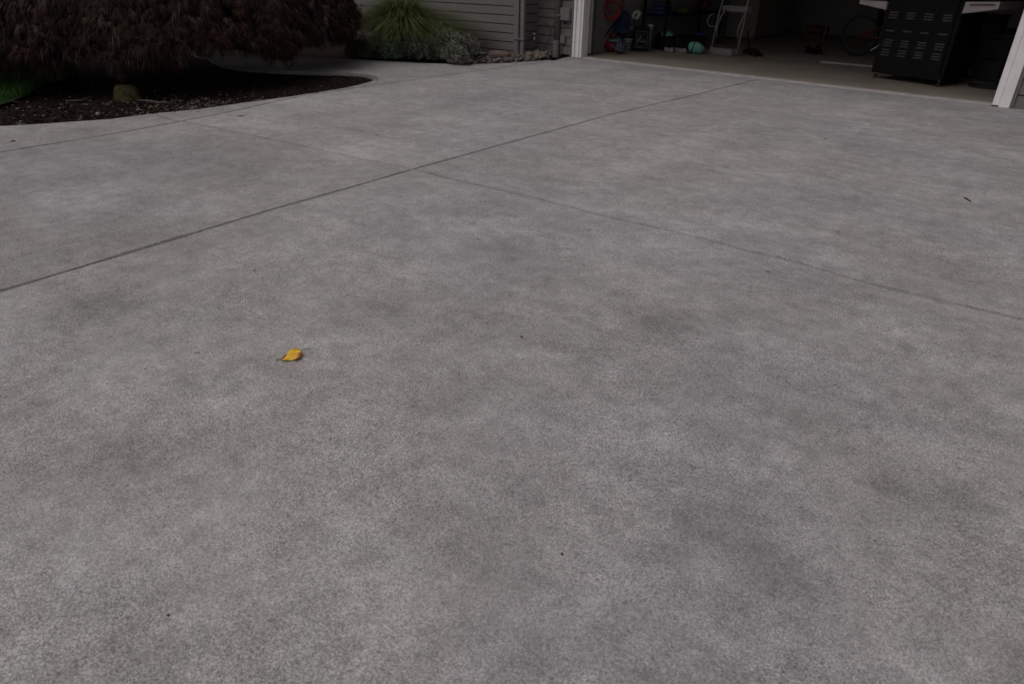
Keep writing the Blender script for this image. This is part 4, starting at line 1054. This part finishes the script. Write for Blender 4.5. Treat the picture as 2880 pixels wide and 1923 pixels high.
# crate, shoes, bench at the back
g = FG(2284, 113); t = thing('crate', g, 'dull orange crate at the back of the garage left of the bicycle', 'crate')
b = MB(); b.box(g+V*.15+Vector((0, 0, .05)), (.30, .28, .10), 'orange', ar, taper=1.05, bev=.01); b.box(g+V*.15+Vector((0, 0, .17)), (.32, .30, .10), 'orange', ar, taper=1.03, bev=.01); b.build('body', t)
b = MB(); b.tube([g+U*.19+Vector((0, 0, 0)), g+U*.21+Vector((0, 0, .32))], .012, 'greypl', 6); tag(b.build('post'), 'short pale post standing beside the orange crate', 'post')
for px, a, lb_ in ((2279, .4, 'left black shoe on the floor before the bicycle'), (2301, .1, 'right black shoe on the floor, nearer the bicycle wheel')):
    g = FG(px, 152); t = thing('shoe', g, lb_, 'shoe', 'pair of black shoes on the garage floor'); rz = rotz(a-1.2)
    b = MB(); b.box(g+Vector((0, 0, .012)), (.27, .09, .022), 'rubber', rz, bev=.02); b.build('sole', t)
    b = MB(); b.blob(g+(rz @ Vector((.03, 0, .045))), (.20, .085, .07), 'blackpl', px, 7, .04, rz); b.blob(g+(rz @ Vector((-.08, 0, .065))), (.11, .085, .11), 'blackpl', px+3, 7, .04, rz); b.build('upper', t, True)
bc = uv(3.3, DEP-.45, ZF); t = thing('workbench', bc, 'dark workbench along the back wall of the garage', 'workbench')
b = MB(); b.box(bc+Vector((0, 0, .86)), (2.6, .65, .05), 'black', ar, bev=.008); b.build('top', t)
for x in (-1.2, 0, 1.2):
    for y in (-.26, .26):
        b = MB(); b.box(bc+U*x+V*y+Vector((0, 0, .415)), (.08, .08, .83), 'blackpl', ar); b.build('leg', t)
b = MB(); b.box(bc+Vector((0, 0, .28)), (2.5, .55, .03), 'black', ar); b.build('shelf', t)
g = FG(2357, 105); b = MB(); b.box(at(g, 2357, 51), (.13, .12, .17), 'greypl', ar, bev=.01)
b2 = bc+U*(-.1)+V*(-.15)+Vector((0, 0, .295))
b = MB(); b.box(b2+Vector((0, 0, .09)), (.14, .12, .18), 'greypl', ar, bev=.012); tag(b.build('plastic_jug'), 'pale plastic box on the lower shelf of the workbench', 'box')

# ------------------------------------------------------------ light, world, camera
w = D.worlds.new('World'); scene.world = w; w.use_nodes = True; nt = w.node_tree
bg = nt.nodes['Background']; sky = nt.nodes.new('ShaderNodeTexSky'); sky.sky_type = 'NISHITA'; sky.sun_disc = False
SUN_EL, SUN_AZ = 58, 215      # overcast, brightest part behind the camera to the left
sky.sun_elevation = R(SUN_EL); sky.sun_rotation = R(SUN_AZ); sky.dust_density = 4; sky.air_density = 1.0; sky.ozone_density = 1.0
hs = nt.nodes.new('ShaderNodeHueSaturation'); hs.inputs['Saturation'].default_value = .12
nt.links.new(sky.outputs[0], hs.inputs['Color'])
wb = nt.nodes.new('ShaderNodeMix'); wb.data_type = 'RGBA'; wb.blend_type = 'MULTIPLY'; wb.inputs[0].default_value = 1; wb.inputs[7].default_value = (1.03, .975, .97, 1)
nt.links.new(hs.outputs[0], wb.inputs[6]); nt.links.new(wb.outputs[2], bg.inputs['Color']); bg.inputs['Strength'].default_value = .135
sl = D.lights.new('sun', 'SUN'); sl.energy = .65; sl.angle = R(60); sl.color = (1, .95, .93)
so = D.objects.new('sun', sl); COL.objects.link(so)
az = R(SUN_AZ); dirv = Vector((math.sin(az)*math.cos(R(SUN_EL)), math.cos(az)*math.cos(R(SUN_EL)), math.sin(R(SUN_EL))))
so.rotation_euler = (-dirv).to_track_quat('-Z', 'Y').to_euler(); so.location = dirv*20

cam = D.cameras.new('camera'); co = D.objects.new('camera', cam); COL.objects.link(co); scene.camera = co
cam.sensor_width = 36; cam.lens = 24; cam.clip_start = .05; cam.clip_end = 300
mt = Matrix(((rr[0], uu[0], -f0[0]), (rr[1], uu[1], -f0[1]), (rr[2], uu[2], -f0[2]))).to_4x4(); mt.translation = Vector((0, 0, H))
co.matrix_world = mt
cam.dof.use_dof = True; cam.dof.focus_distance = 2.9; cam.dof.aperture_fstop = 4.5
scene.view_settings.view_transform = 'Standard'; scene.view_settings.look = 'None'
scene.view_settings.exposure = -0.6; scene.view_settings.gamma = 1
scene.render.engine = 'CYCLES'
scene.cycles.max_bounces = 8; scene.cycles.diffuse_bounces = 4
